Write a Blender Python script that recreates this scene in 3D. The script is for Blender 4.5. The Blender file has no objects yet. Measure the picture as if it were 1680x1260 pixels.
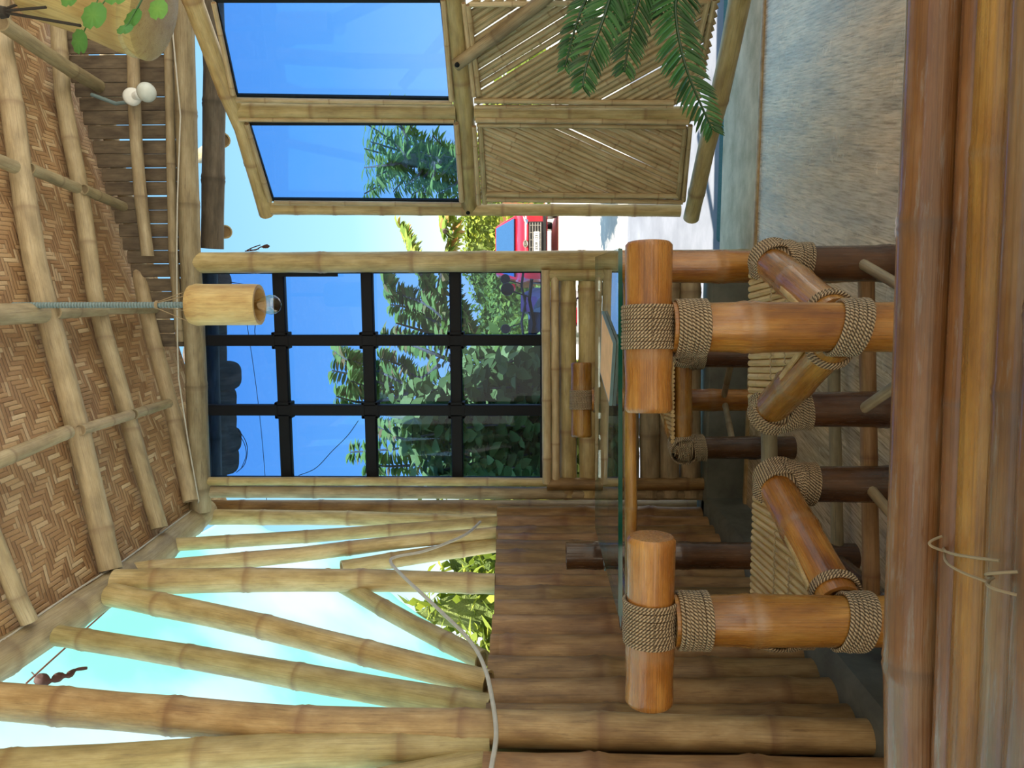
import bpy, math, random
from mathutils import Vector, Matrix, noise
random.seed(7)
PI = math.pi
V3 = Vector

# ------------------------------------------------------------------ camera
F = 1262.0
YAW, PITCH = math.radians(7.76), math.radians(1.27)
CAM = V3((0, 0, 0.95))
FH = V3((-math.sin(YAW), math.cos(YAW), 0))
RT = V3((math.cos(YAW), math.sin(YAW), 0))
FW = (FH * math.cos(PITCH) + V3((0, 0, 1)) * math.sin(PITCH)).normalized()
UP = RT.cross(FW).normalized()
cd = bpy.data.cameras.new('camera'); cam = bpy.data.objects.new('camera', cd)
bpy.context.scene.collection.objects.link(cam)
m = Matrix.Identity(4)
for i, v in enumerate((-UP, RT, -FW)):
    m[0][i], m[1][i], m[2][i] = v.x, v.y, v.z
m.translation = CAM
cam.matrix_world = m
cd.sensor_width = 36; cd.lens = F / 1680 * 36; cd.clip_start = 0.02; cd.clip_end = 500
S = bpy.context.scene
S.camera = cam
S.view_settings.view_transform = 'Standard'; S.view_settings.look = 'None'
S.view_settings.exposure = 0.5; S.view_settings.gamma = 1; S.view_settings.use_curve_mapping = False

# ------------------------------------------------------------------ sky and sun
w = bpy.data.worlds.new('world'); S.world = w; w.use_nodes = True
nt = w.node_tree; nt.nodes.clear()
out = nt.nodes.new('ShaderNodeOutputWorld'); bg = nt.nodes.new('ShaderNodeBackground')
tc = nt.nodes.new('ShaderNodeTexCoord'); sp = nt.nodes.new('ShaderNodeSeparateXYZ')
cr = nt.nodes.new('ShaderNodeValToRGB')
nt.links.new(tc.outputs['Generated'], sp.inputs[0]); nt.links.new(sp.outputs['Z'], cr.inputs[0])
e = cr.color_ramp.elements
e[0].position = 0.0; e[0].color = (1.15, 1.08, .92, 1)
e[1].position = 1.0; e[1].color = (.20, .42, .80, 1)
for p, c in ((.12, (.78, 1, 1, 1)), (.22, (.42, .78, .93, 1)), (.40, (.27, .58, .86, 1))):
    x = e.new(p); x.color = c
# unseen warm glow added to the sky behind the viewer, to front-light the interior
SUN = V3((.22, -.22, 1.0))
mg = nt.nodes.new('ShaderNodeMapRange'); mg.inputs[1].default_value = -.15; mg.inputs[2].default_value = -.85; mg.interpolation_type = 'SMOOTHSTEP'
nt.links.new(sp.outputs['Y'], mg.inputs[0])
mxw = nt.nodes.new('ShaderNodeMix'); mxw.data_type = 'RGBA'; mxw.inputs[7].default_value = (.86, .72, .52, 1)
nt.links.new(mg.outputs[0], mxw.inputs[0]); nt.links.new(cr.outputs[0], mxw.inputs[6])
nt.links.new(mxw.outputs[2], bg.inputs[0]); bg.inputs[1].default_value = .88
nt.links.new(bg.outputs[0], out.inputs[0])
sl = bpy.data.lights.new('sun', 'SUN'); so = bpy.data.objects.new('sun', sl); S.collection.objects.link(so)
sl.energy = 9.0; sl.angle = math.radians(.6); sl.color = (1, .93, .8)
so.rotation_euler = SUN.to_track_quat('Z', 'Y').to_euler()

# ------------------------------------------------------------------ rays of the camera onto real planes
def ray(px, py):
    return FW + RT * ((630 - py) / F) - UP * ((px - 840) / F)
def onp(px, py, p, n):
    d = ray(px, py); return CAM + d * ((p - CAM).dot(n) / d.dot(n))
def onY(px, py, Y): return onp(px, py, V3((0, Y, 0)), V3((0, 1, 0)))
def onX(px, py, X): return onp(px, py, V3((X, 0, 0)), V3((1, 0, 0)))
def onZ(px, py, z): return onp(px, py, V3((0, 0, z)), V3((0, 0, 1)))
def cp(py, D, z):
    p = CAM + RT * ((630 - py) / F * D) + FH * D; p.z = z; return p
def at(px, py, D):
    d = ray(px, py); return CAM + d * (D / d.dot(FH))
def depth(p): return (p - CAM).dot(FW)
YB = 3.46
XL = onY(700, 852, YB).x
ZE = 2.47
RS = .25
RN = V3((-RS, 0, 1)).normalized(); RP = V3((XL, 0, ZE + .04))
def onR(px, py, off=.05): return onp(px, py, RP - RN * off, RN)

# ------------------------------------------------------------------ helpers
COL = S.collection
class MB:
    def __init__(s): s.v = []; s.f = []; s.bc = []; s.nd = []; s.mi = []; s.cur = 0
    def add(s, vs, fs, bc=None, nd=None):
        o = len(s.v); s.v += [tuple(v) for v in vs]
        s.f += [tuple(i + o for i in f) for f in fs]
        s.mi += [s.cur] * len(fs)
        s.bc += [tuple(b) for b in bc] if bc else [tuple(v) for v in vs]
        s.nd += nd if nd else [0.0] * len(vs)
    def build(s, name, mat, parent=None, smooth=True, loc=None):
        me = bpy.data.meshes.new(name)
        me.from_pydata(s.v, [], s.f); me.update()
        a = me.attributes.new('bc', 'FLOAT_VECTOR', 'POINT'); a.data.foreach_set('vector', [c for b in s.bc for c in b])
        a = me.attributes.new('nd', 'FLOAT', 'POINT'); a.data.foreach_set('value', s.nd)
        for mm in (mat if isinstance(mat, (list, tuple)) else [mat]): me.materials.append(mm)
        me.polygons.foreach_set('material_index', s.mi)
        me.polygons.foreach_set('use_smooth', [smooth] * len(me.polygons))
        if smooth:
            me.set_sharp_from_angle(angle=math.radians(42))
        o = bpy.data.objects.new(name, me); COL.objects.link(o)
        if parent: o.parent = parent
        if loc: o.location = loc
        return o

def tag(o, label=None, cat=None, group=None, kind=None):
    if label: o['label'] = label
    if cat: o['category'] = cat
    if group: o['group'] = group
    if kind: o['kind'] = kind
    return o
def empty(name, loc=(0, 0, 0), rz=0):
    o = bpy.data.objects.new(name, None); COL.objects.link(o); o.location = loc; o.rotation_euler = (0, 0, rz)
    o.empty_display_size = .05
    return o

def frame(d):
    d = d.normalized()
    a = V3((0, 0, 1)) if abs(d.z) < .9 else V3((0, 1, 0))
    x = d.cross(a).normalized(); return x, x.cross(d).normalized()   # y points up

def sweep(mb, P, R, segs=14, bco=0.0, nd=None, hollow=True, arc=None, bcr=None):
    """rings of radius R[i] at P[i]; arc = (a0,a1) for a split half"""
    n = len(P); vs = []; bc = []; nn = []; fs = []
    s = 0
    X, Y = frame(P[-1] - P[0])
    full = arc is None
    k = segs if full else segs + 1
    for i in range(n):
        if i: s += (P[i] - P[i - 1]).length
        for j in range(k):
            a = 2 * PI * j / segs if full else arc[0] + (arc[1] - arc[0]) * j / segs
            c, q = math.cos(a), math.sin(a)
            vs.append(P[i] + X * (c * R[i]) + Y * (q * R[i]))
            b = bcr or R[0]
            bc.append((c * b + bco, q * b + bco * .7, s + bco * 3.1)); nn.append(nd[i] if nd else 0.0)
    for i in range(n - 1):
        for j in range(k if full else k - 1):
            a, b = i * k + j, i * k + (j + 1) % k
            fs.append((a, b, b + k, a + k))
    if not full:
        for i in range(n - 1): fs.append((i * k, (i + 1) * k, (i + 1) * k + k - 1, i * k + k - 1))
        fs.append(tuple(range(k))); fs.append(tuple((n - 1) * k + j for j in reversed(range(k))))
    elif hollow:
        for e0, pi, dr in ((0, 0, 1), (n - 1, n - 1, -1)):
            d = (P[1] - P[0]).normalized() if e0 == 0 else (P[-2] - P[-1]).normalized()
            base = len(vs)
            for rr, dd in ((.80, 0), (.78, .35)):
                for j in range(k):
                    a = 2 * PI * j / segs; c, q = math.cos(a), math.sin(a)
                    vs.append(P[pi] + d * (dd * R[pi]) + X * (c * R[pi] * rr) + Y * (q * R[pi] * rr))
                    bc.append((c * .01 + bco, q * .01, bco)); nn.append(.55 if dd == 0 else 1.0)
            for j in range(k):
                j2 = (j + 1) % k; o0 = pi * k
                q1 = (o0 + j, o0 + j2, base + j2, base + j); q2 = (base + j, base + j2, base + k + j2, base + k + j)
                if dr == 1: q1 = q1[::-1]; q2 = q2[::-1]
                fs.append(q1); fs.append(q2)
            cap = tuple(base + k + j for j in range(k)); fs.append(cap if dr == -1 else cap[::-1])
    else:
        fs.append(tuple(reversed(range(k)))); fs.append(tuple((n - 1) * k + j for j in range(k)))
    mb.add(vs, fs, bc, nn)

def bamboo(mb, pts, r0, r1=None, node=.3, bend=.006, segs=16, hollow=True, arc=None, first=None, bulge=1.0, solid=False):
    """a bamboo culm with its nodes"""
    pts = [V3(p) for p in pts]
    r1 = r1 or r0
    L = [0]
    for a, b in zip(pts, pts[1:]): L.append(L[-1] + (b - a).length)
    T = L[-1]
    def pos(s):
        for i in range(len(pts) - 1):
            if s <= L[i + 1] or i == len(pts) - 2:
                t = (s - L[i]) / (L[i + 1] - L[i]); return pts[i].lerp(pts[i + 1], t)
    X, Y = frame(pts[-1] - pts[0])
    ph, ph2 = random.random() * 6, random.random() * 6
    st = [(0, 1, 0)]
    s = first if first is not None else random.uniform(.25, .9) * node
    prev = 0
    while s < T - .02:
        h = r0 * .13 * bulge
        mid = (prev + s) / 2
        if mid - prev > .02: st.append((mid, .965, 0))
        for ds, rr, nn in ((-r0 * .55, .99, 0), (-r0 * .2, 1 + .05 * bulge, .35), (-r0 * .04, 1.0 + .02 * bulge, 1), (r0 * .1, 1 + .06 * bulge, .9), (r0 * .5, 1.0, .25)):
            if 0 < s + ds < T: st.append((s + ds, rr, nn))
        prev = s; s += node * random.uniform(.82, 1.18)
    if T - prev > .04: st.append(((prev + T) / 2, .97, 0))
    st.append((T, 1, 0)); st.sort()
    if len(st) < 6:
        st += [(T * .33, .985, 0), (T * .66, .985, 0)]; st.sort()
    if solid: st = [(0, .90, .5), (.005, 1, .35), (.012, 1, .1)] + st[1:-1] + [(T - .012, 1, .1), (T - .005, 1, .35), (T, .90, .5)]
    P, R, N = [], [], []
    for s, rr, nn in st:
        t = s / T
        wob = math.sin(PI * t) * bend * T
        p = pos(s) + X * (math.sin(ph + s * 2.1) * bend * .5 + wob * math.cos(ph2) * .4) + Y * (math.sin(ph2 + s * 1.7) * bend * .5)
        P.append(p); R.append((r0 + (r1 - r0) * t) * rr); N.append(nn)
    sweep(mb, P, R, segs, random.random() * 30, N, hollow and not solid, arc, bcr=(r0 + r1) / 2)

def box(mb, c, sx, sy, sz, X=V3((1, 0, 0)), Y=V3((0, 1, 0)), Z=V3((0, 0, 1)), bev=0):
    c = V3(c); vs = []
    if bev <= 0:
        for i in (-1, 1):
            for j in (-1, 1):
                for k in (-1, 1): vs.append(c + X * (i * sx / 2) + Y * (j * sy / 2) + Z * (k * sz / 2))
        fs = [(0, 1, 3, 2), (4, 6, 7, 5), (0, 4, 5, 1), (2, 3, 7, 6), (0, 2, 6, 4), (1, 5, 7, 3)]
    else:
        vs = []; fs = []; b = bev
        hx, hy, hz = sx / 2, sy / 2, sz / 2
        def ringpts(x, y, z): return [(-x + b, -y, z), (x - b, -y, z), (x, -y + b, z), (x, y - b, z), (x - b, y, z), (-x + b, y, z), (-x, y - b, z), (-x, -y + b, z)]
        lay = ringpts(hx - b, hy - b, -hz), ringpts(hx, hy, -hz + b), ringpts(hx, hy, hz - b), ringpts(hx - b, hy - b, hz)
        for l in lay:
            for q in l: vs.append(c + X * q[0] + Y * q[1] + Z * q[2])
        for l in range(3):
            for j in range(8): fs.append((l * 8 + j, l * 8 + (j + 1) % 8, l * 8 + 8 + (j + 1) % 8, l * 8 + 8 + j))
        fs.append(tuple(reversed(range(8)))); fs.append(tuple(range(24, 32)))
    mb.add(vs, fs)

def tube(mb, P, r, segs=8, closed=False):
    """tube along a path with parallel frames (wires, ropes)"""
    P = [V3(p) for p in P]; n = len(P); vs = []; bc = []; fs = []; s = 0
    t = (P[1] - P[0]).normalized(); X, Y = frame(t)
    for i in range(n):
        t2 = (P[min(i + 1, n - 1)] - P[max(i - 1, 0)]).normalized()
        X = (X - t2 * X.dot(t2)).normalized(); Y = t2.cross(X)
        if i: s += (P[i] - P[i - 1]).length
        rr = r[i] if isinstance(r, (list, tuple)) else r
        for j in range(segs):
            a = 2 * PI * j / segs; c, q = math.cos(a), math.sin(a)
            vs.append(P[i] + X * c * rr + Y * q * rr); bc.append((c, q, s))
    for i in range(n - 1):
        for j in range(segs):
            a, b = i * segs + j, i * segs + (j + 1) % segs
            fs.append((a, b, b + segs, a + segs))
    if not closed:
        fs.append(tuple(reversed(range(segs)))); fs.append(tuple((n - 1) * segs + j for j in range(segs)))
    mb.add(vs, fs, bc)

def lathe(mb, base, axis, prof, segs=20):
    axis = axis.normalized(); X, Y = frame(axis); vs = []; fs = []
    for h, r in prof:
        for j in range(segs):
            a = 2 * PI * j / segs; vs.append(base + axis * h + X * (math.cos(a) * r) + Y * (math.sin(a) * r))
    for i in range(len(prof) - 1):
        for j in range(segs):
            a, b = i * segs + j, i * segs + (j + 1) % segs
            fs.append((a, b, b + segs, a + segs))
    fs.append(tuple(reversed(range(segs)))); fs.append(tuple((len(prof) - 1) * segs + j for j in range(segs)))
    mb.add(vs, fs)

def coil(mb, c, axis, R, width, rr=.0036, tilt=0.0, tdir=None, squash=None, segs=40):
    """side-by-side turns of twisted rope round a pole"""
    axis = V3(axis).normalized(); X, Y = frame(axis)
    n = max(2, int(round(width / (rr * 1.95))))
    for k in range(n):
        off = (k - (n - 1) / 2) * rr * 1.95 + random.uniform(-.1, .1) * rr
        Rk = R + rr * .8 + random.uniform(-.15, .25) * rr
        tl = tilt + random.uniform(-.012, .012)
        P = []
        for j in range(segs + 1):
            a = 2 * PI * j / segs
            x, y = math.cos(a), math.sin(a)
            sx, sy = (squash or (1, 1))
            P.append(V3(c) + axis * (off + tl * R * x) + X * (x * Rk * sx) + Y * (y * Rk * sy))
        tube(mb, P, rr, 7, closed=True)

def leaf(mb, p, d, n, L, W, curl=.15, segs=4, fold=.12):
    d = d.normalized(); s = d.cross(n)
    if s.length < 1e-4: s = d.cross(V3((1, 0, 0)))
    s.normalize(); n = s.cross(d).normalized()
    vs = []; fs = []; rnd = random.random() * 9
    for i in range(segs + 1):
        t = i / segs
        ww = W * .5 * math.sin(PI * (t ** .8) * .97 + .02) ** .75 if 0 < t < 1 else W * .02
        c = p + d * (L * t) - n * (curl * L * t * t)
        vs += [c - s * ww + n * (fold * ww), c, c + s * ww + n * (fold * ww)]
    for i in range(segs):
        a = i * 3; fs += [(a, a + 1, a + 4, a + 3), (a + 1, a + 2, a + 5, a + 4)]
    mb.add(vs, fs, [(rnd, (k % 3) - 1, k // 3 / segs) for k in range(len(vs))], [random.random()] * len(vs))

# ------------------------------------------------------------------ materials
def mat(name):
    m = bpy.data.materials.new(name); m.use_nodes = True; nt = m.node_tree
    b = nt.nodes['Principled BSDF']; return m, nt, b
def N(nt, t, **k):
    n = nt.nodes.new(t)
    for a, v in k.items(): setattr(n, a, v)
    return n
def ramp(nt, stops, fac=None, interp='LINEAR'):
    r = N(nt, 'ShaderNodeValToRGB'); r.color_ramp.interpolation = interp; el = r.color_ramp.elements
    el[0].position, el[0].color = stops[0][0], (*stops[0][1], 1) if len(stops[0][1]) == 3 else stops[0][1]
    el[1].position, el[1].color = stops[-1][0], (*stops[-1][1], 1)
    for p, c in stops[1:-1]: x = el.new(p); x.color = (*c, 1)
    if fac is not None: nt.links.new(fac, r.inputs[0])
    return r
def math_(nt, op, a, b=None, c=None):
    n = N(nt, 'ShaderNodeMath', operation=op)
    for i, v in enumerate((a, b, c)):
        if v is None: continue
        if isinstance(v, (int, float)): n.inputs[i].default_value = v
        else: nt.links.new(v, n.inputs[i])
    return n.outputs[0]
def mixc(nt, f, a, b, mode='MIX'):
    n = N(nt, 'ShaderNodeMix', data_type='RGBA', blend_type=mode)
    for i, v in ((0, f), (6, a), (7, b)):
        if isinstance(v, (int, float)): n.inputs[i].default_value = v
        elif isinstance(v, tuple): n.inputs[i].default_value = (*v, 1)
        else: nt.links.new(v, n.inputs[i])
    return n.outputs[2]
def plain(name, col, rough=.5, metal=0, spec=.5, emit=None):
    m, nt, b = mat(name); b.inputs['Base Color'].default_value = (*col, 1)
    b.inputs['Roughness'].default_value = rough; b.inputs['Metallic'].default_value = metal
    no = N(nt, 'ShaderNodeTexNoise'); no.inputs['Scale'].default_value = 35
    tcn = N(nt, 'ShaderNodeTexCoord'); nt.links.new(tcn.outputs['Object'], no.inputs['Vector'])
    c = mixc(nt, no.outputs[0], tuple(x * .8 for x in col), tuple(min(1, x * 1.15) for x in col)); nt.links.new(c, b.inputs['Base Color'])
    b.inputs['Specular IOR Level'].default_value = spec
    return m
def bamboo_mat(name, lo, mid, hi, ndark, rough=.42, stain=(.12, .09, .06), stain_amt=.5, blotch=3.0, coat=0.0, fibre=.5):
    m, nt, b = mat(name); L = nt.links.new
    at_ = N(nt, 'ShaderNodeAttribute', attribute_name='bc'); nd = N(nt, 'ShaderNodeAttribute', attribute_name='nd')
    oi = N(nt, 'ShaderNodeObjectInfo')
    mp = N(nt, 'ShaderNodeMapping'); mp.inputs['Scale'].default_value = (230, 230, 3.0); L(at_.outputs['Vector'], mp.inputs['Vector'])
    n1 = N(nt, 'ShaderNodeTexNoise'); n1.inputs['Scale'].default_value = 1.6; n1.inputs['Detail'].default_value = 6; n1.inputs['Roughness'].default_value = .65
    L(mp.outputs[0], n1.inputs['Vector'])
    mp2 = N(nt, 'ShaderNodeMapping'); mp2.inputs['Scale'].default_value = (9, 9, 2.6); L(at_.outputs['Vector'], mp2.inputs['Vector'])
    n2 = N(nt, 'ShaderNodeTexNoise'); n2.inputs['Scale'].default_value = blotch; n2.inputs['Detail'].default_value = 5; n2.inputs['Roughness'].default_value = .6
    L(mp2.outputs[0], n2.inputs['Vector'])
    mp3 = N(nt, 'ShaderNodeMapping'); mp3.inputs['Scale'].default_value = (34, 34, 3.2); L(at_.outputs['Vector'], mp3.inputs['Vector'])
    n3 = N(nt, 'ShaderNodeTexNoise'); n3.inputs['Scale'].default_value = 3; n3.inputs['Detail'].default_value = 8; n3.inputs['Roughness'].default_value = .7
    L(mp3.outputs[0], n3.inputs['Vector'])
    base = ramp(nt, [(.3, lo), (.5, mid), (.72, hi)], n2.outputs[0])
    fib = ramp(nt, [(.3, (.42, .38, .34)), (.5, (.95, .95, .95)), (.72, (1.2, 1.17, 1.1))], n1.outputs[0])
    c = mixc(nt, fibre, base.outputs[0], fib.outputs[0], 'MULTIPLY')
    sm = ramp(nt, [(.56, (0, 0, 0)), (.70, (1, 1, 1))], n3.outputs[0])
    c = mixc(nt, math_(nt, 'MULTIPLY', sm.outputs[0], stain_amt), c, stain)
    c = mixc(nt, math_(nt, 'MULTIPLY', nd.outputs['Fac'], .62), c, ndark)
    hv = N(nt, 'ShaderNodeHueSaturation'); L(c, hv.inputs['Color'])
    L(math_(nt, 'MULTIPLY_ADD', oi.outputs['Random'], .35, .84), hv.inputs['Value'])
    L(math_(nt, 'MULTIPLY_ADD', oi.outputs['Random'], -.014, .507), hv.inputs['Hue'])
    L(hv.outputs[0], b.inputs['Base Color'])
    rr = math_(nt, 'MULTIPLY_ADD', n3.outputs[0], .3, rough - .15); L(rr, b.inputs['Roughness'])
    bp = N(nt, 'ShaderNodeBump'); bp.inputs['Strength'].default_value = .35; bp.inputs['Distance'].default_value = .003
    L(math_(nt, 'ADD', n1.outputs[0], math_(nt, 'MULTIPLY', n2.outputs[0], .8)), bp.inputs['Height']); L(bp.outputs[0], b.inputs['Normal'])
    b.inputs['Coat Weight'].default_value = coat; b.inputs['Coat Roughness'].default_value = .12
    return m
M = {}
M['pale'] = bamboo_mat('pale bamboo', (.32, .235, .095), (.48, .375, .165), (.62, .515, .27), (.24, .13, .055), .42, (.20, .14, .08), .5)
M['roofb'] = bamboo_mat('weathered rafter bamboo', (.26, .21, .12), (.38, .31, .18), (.47, .40, .25), (.20, .14, .08), .6, (.14, .11, .08), .5)
M['wallb'] = bamboo_mat('brown wall bamboo', (.18, .095, .032), (.30, .17, .062), (.44, .28, .12), (.16, .07, .03), .45, (.09, .045, .025), .65)
M['pole'] = bamboo_mat('tanned bamboo', (.24, .155, .065), (.37, .26, .11), (.50, .38, .19), (.16, .08, .035), .5, (.10, .06, .03), .6)
M['grey'] = bamboo_mat('greyed bamboo', (.22, .17, .10), (.34, .27, .16), (.45, .38, .25), (.14, .09, .05), .6, (.10, .08, .06), .6)
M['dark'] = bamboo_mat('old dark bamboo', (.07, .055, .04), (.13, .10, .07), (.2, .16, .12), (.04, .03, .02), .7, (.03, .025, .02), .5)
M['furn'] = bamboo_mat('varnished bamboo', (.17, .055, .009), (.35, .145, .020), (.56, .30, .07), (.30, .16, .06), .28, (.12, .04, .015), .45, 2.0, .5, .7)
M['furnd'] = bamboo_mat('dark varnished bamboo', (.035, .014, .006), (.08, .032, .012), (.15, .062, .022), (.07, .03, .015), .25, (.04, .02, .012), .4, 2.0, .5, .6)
M['bench'] = bamboo_mat('polished bench bamboo', (.08, .032, .010), (.19, .08, .02), (.30, .19, .09), (.10, .06, .035), .22, (.23, .205, .17), .8, 1.6, .7, .6)
M['cane'] = bamboo_mat('thin cane', (.38, .28, .14), (.52, .41, .23), (.64, .54, .34), (.26, .15, .07), .5, (.2, .14, .08), .4)
M['lamp'] = bamboo_mat('lamp bamboo', (.36, .21, .07), (.58, .45, .19), (.70, .59, .30), (.34, .2, .08), .4, (.32, .17, .07), .8, 1.5)
M['slat'] = bamboo_mat('seat slats', (.44, .28, .11), (.60, .42, .19), (.70, .54, .30), (.4, .25, .1), .4, (.3, .2, .1), .3)
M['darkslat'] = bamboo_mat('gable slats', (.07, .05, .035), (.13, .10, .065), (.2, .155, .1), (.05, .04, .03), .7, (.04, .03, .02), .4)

def rope_mat():
    m, nt, b = mat('twisted rope'); L = nt.links.new
    a = N(nt, 'ShaderNodeAttribute', attribute_name='bc'); s = N(nt, 'ShaderNodeSeparateXYZ'); L(a.outputs['Vector'], s.inputs[0])
    ang = math_(nt, 'ARCTAN2', s.outputs[1], s.outputs[0])
    ph = math_(nt, 'MULTIPLY_ADD', s.outputs[2], 1000, math_(nt, 'MULTIPLY', ang, 2.0))
    w_ = math_(nt, 'MULTIPLY_ADD', math_(nt, 'SINE', ph), .5, .5)
    tcn = N(nt, 'ShaderNodeTexCoord'); no = N(nt, 'ShaderNodeTexNoise'); no.inputs['Scale'].default_value = 60; L(tcn.outputs['Object'], no.inputs['Vector'])
    c = ramp(nt, [(0, (.05, .035, .02)), (.35, (.30, .215, .125)), (1, (.62, .49, .32))], w_)
    c2 = mixc(nt, .35, c.outputs[0], ramp(nt, [(.3, (.5, .45, .4)), (.7, (1.1, 1.05, 1))], no.outputs[0]).outputs[0], 'MULTIPLY')
    L(c2, b.inputs['Base Color']); b.inputs['Roughness'].default_value = .8
    bp = N(nt, 'ShaderNodeBump'); bp.inputs['Strength'].default_value = .9; bp.inputs['Distance'].default_value = .002; L(w_, bp.inputs['Height']); L(bp.outputs[0], b.inputs['Normal'])
    return m
M['rope'] = rope_mat()

def weave_mat():
    m, nt, b = mat('woven split bamboo mat'); L = nt.links.new
    a = N(nt, 'ShaderNodeAttribute', attribute_name='bc'); s = N(nt, 'ShaderNodeSeparateXYZ'); L(a.outputs['Vector'], s.inputs[0])
    wv = N(nt, 'ShaderNodeTexNoise'); wv.inputs['Scale'].default_value = 2.5; L(a.outputs['Vector'], wv.inputs['Vector'])
    wob = math_(nt, 'MULTIPLY_ADD', wv.outputs[0], 1.4, -.7)
    U = math_(nt, 'ADD', math_(nt, 'DIVIDE', s.outputs[0], .0165), wob); Vv = math_(nt, 'ADD', math_(nt, 'DIVIDE', s.outputs[1], .0165), wob)
    i = math_(nt, 'FLOOR', U); j = math_(nt, 'FLOOR', Vv)
    fu = math_(nt, 'FRACT', U); fv = math_(nt, 'FRACT', Vv)
    zig = math_(nt, 'PINGPONG', math_(nt, 'ADD', i, .0), 7)
    k = math_(nt, 'FLOORED_MODULO', math_(nt, 'ADD', j, zig), 8)
    over = math_(nt, 'LESS_THAN', k, 3.5)
    # profile across the strip on top
    def prof(x):
        d = math_(nt, 'ABSOLUTE', math_(nt, 'SUBTRACT', x, .5)); return math_(nt, 'SUBTRACT', 1, math_(nt, 'POWER', math_(nt, 'MULTIPLY', d, 2), 5))
    pu, pv = prof(fu), prof(fv)
    mx = N(nt, 'ShaderNodeMix', data_type='FLOAT'); L(over, mx.inputs[0]); L(pv, mx.inputs[2]); L(pu, mx.inputs[3])
    prf = mx.outputs[0]
    # id of the strip: column strips by i, row strips by j (with the segment)
    wn1 = N(nt, 'ShaderNodeTexWhiteNoise', noise_dimensions='2D'); cb = N(nt, 'ShaderNodeCombineXYZ'); L(i, cb.inputs[0]); L(math_(nt, 'FLOOR', math_(nt, 'DIVIDE', math_(nt, 'ADD', j, zig), 8)), cb.inputs[1]); L(cb.outputs[0], wn1.inputs['Vector'])
    wn2 = N(nt, 'ShaderNodeTexWhiteNoise', noise_dimensions='2D'); cb2 = N(nt, 'ShaderNodeCombineXYZ'); L(j, cb2.inputs[0]); L(math_(nt, 'MULTIPLY_ADD', math_(nt, 'FLOOR', math_(nt, 'DIVIDE', i, 7)), 1, 31.5), cb2.inputs[1]); L(cb2.outputs[0], wn2.inputs['Vector'])
    mx2 = N(nt, 'ShaderNodeMix', data_type='FLOAT'); L(over, mx2.inputs[0]); L(wn2.outputs[0], mx2.inputs[2]); L(wn1.outputs[0], mx2.inputs[3])
    cA = ramp(nt, [(0, (.34, .20, .10)), (.5, (.42, .265, .14)), (.85, (.50, .34, .19)), (1, (.64, .50, .32))], mx2.outputs[0])
    tint = mixc(nt, over, (.92, .9, .88), (1.08, 1.08, 1.05))
    c = mixc(nt, 1.0, cA.outputs[0], tint, 'MULTIPLY')
    fine = N(nt, 'ShaderNodeTexNoise'); fine.inputs['Scale'].default_value = 160; L(a.outputs['Vector'], fine.inputs['Vector'])
    c = mixc(nt, .25, c, ramp(nt, [(.3, (.6, .6, .6)), (.7, (1.1, 1.1, 1.1))], fine.outputs[0]).outputs[0], 'MULTIPLY')
    edge = ramp(nt, [(0, (.12, .1, .09)), (.35, (1, 1, 1))], prf)
    c = mixc(nt, .9, c, edge.outputs[0], 'MULTIPLY')
    L(c, b.inputs['Base Color']); b.inputs['Roughness'].default_value = .6
    # strips dive at the ends of the float
    hh = math_(nt, 'ADD', prf, math_(nt, 'MULTIPLY', mx2.outputs[0], .6))
    bp = N(nt, 'ShaderNodeBump'); bp.inputs['Strength'].default_value = .8; bp.inputs['Distance'].default_value = .004; L(hh, bp.inputs['Height']); L(bp.outputs[0], b.inputs['Normal'])
    return m
M['weave'] = weave_mat()

def floor_mat():
    m, nt, b = mat('wood print vinyl floor'); L = nt.links.new
    tcn = N(nt, 'ShaderNodeTexCoord')
    rt0 = N(nt, 'ShaderNodeMapping'); rt0.inputs['Rotation'].default_value = (0, 0, .19); L(tcn.outputs['Object'], rt0.inputs['Vector'])
    mp = N(nt, 'ShaderNodeMapping'); mp.inputs['Scale'].default_value = (150, 9, 1); L(rt0.outputs[0], mp.inputs['Vector'])
    n1 = N(nt, 'ShaderNodeTexNoise'); n1.inputs['Scale'].default_value = 1; n1.inputs['Detail'].default_value = 8; n1.inputs['Roughness'].default_value = .7; L(mp.outputs[0], n1.inputs['Vector'])
    mp2 = N(nt, 'ShaderNodeMapping'); mp2.inputs['Scale'].default_value = (9, 1.2, 1); L(rt0.outputs[0], mp2.inputs['Vector'])
    n2 = N(nt, 'ShaderNodeTexNoise'); n2.inputs['Scale'].default_value = 1.5; n2.inputs['Detail'].default_value = 4; L(mp2.outputs[0], n2.inputs['Vector'])
    c = ramp(nt, [(.30, (.14, .10, .07)), (.42, (.48, .39, .27)), (.56, (.72, .61, .46)), (.74, (.86, .78, .62))], n1.outputs[0])
    c2 = ramp(nt, [(.3, (.62, .62, .64)), (.55, (1, .96, .9)), (.75, (1.15, 1.0, .82))], n2.outputs[0])
    L(mixc(nt, 1, c.outputs[0], c2.outputs[0], 'MULTIPLY'), b.inputs['Base Color'])
    n3 = N(nt, 'ShaderNodeTexNoise'); n3.inputs['Scale'].default_value = 6; n3.inputs['Detail'].default_value = 6; L(tcn.outputs['Object'], n3.inputs['Vector'])
    L(math_(nt, 'MULTIPLY_ADD', n3.outputs[0], .22, .14), b.inputs['Roughness'])
    bp = N(nt, 'ShaderNodeBump'); bp.inputs['Strength'].default_value = .35; bp.inputs['Distance'].default_value = .004
    n4 = N(nt, 'ShaderNodeTexNoise'); n4.inputs['Scale'].default_value = 55; n4.inputs['Detail'].default_value = 3; L(tcn.outputs['Object'], n4.inputs['Vector'])
    L(math_(nt, 'ADD', n1.outputs[0], math_(nt, 'MULTIPLY', n4.outputs[0], .22)), bp.inputs['Height']); L(bp.outputs[0], b.inputs['Normal'])
    return m
M['floor'] = floor_mat()
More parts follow.
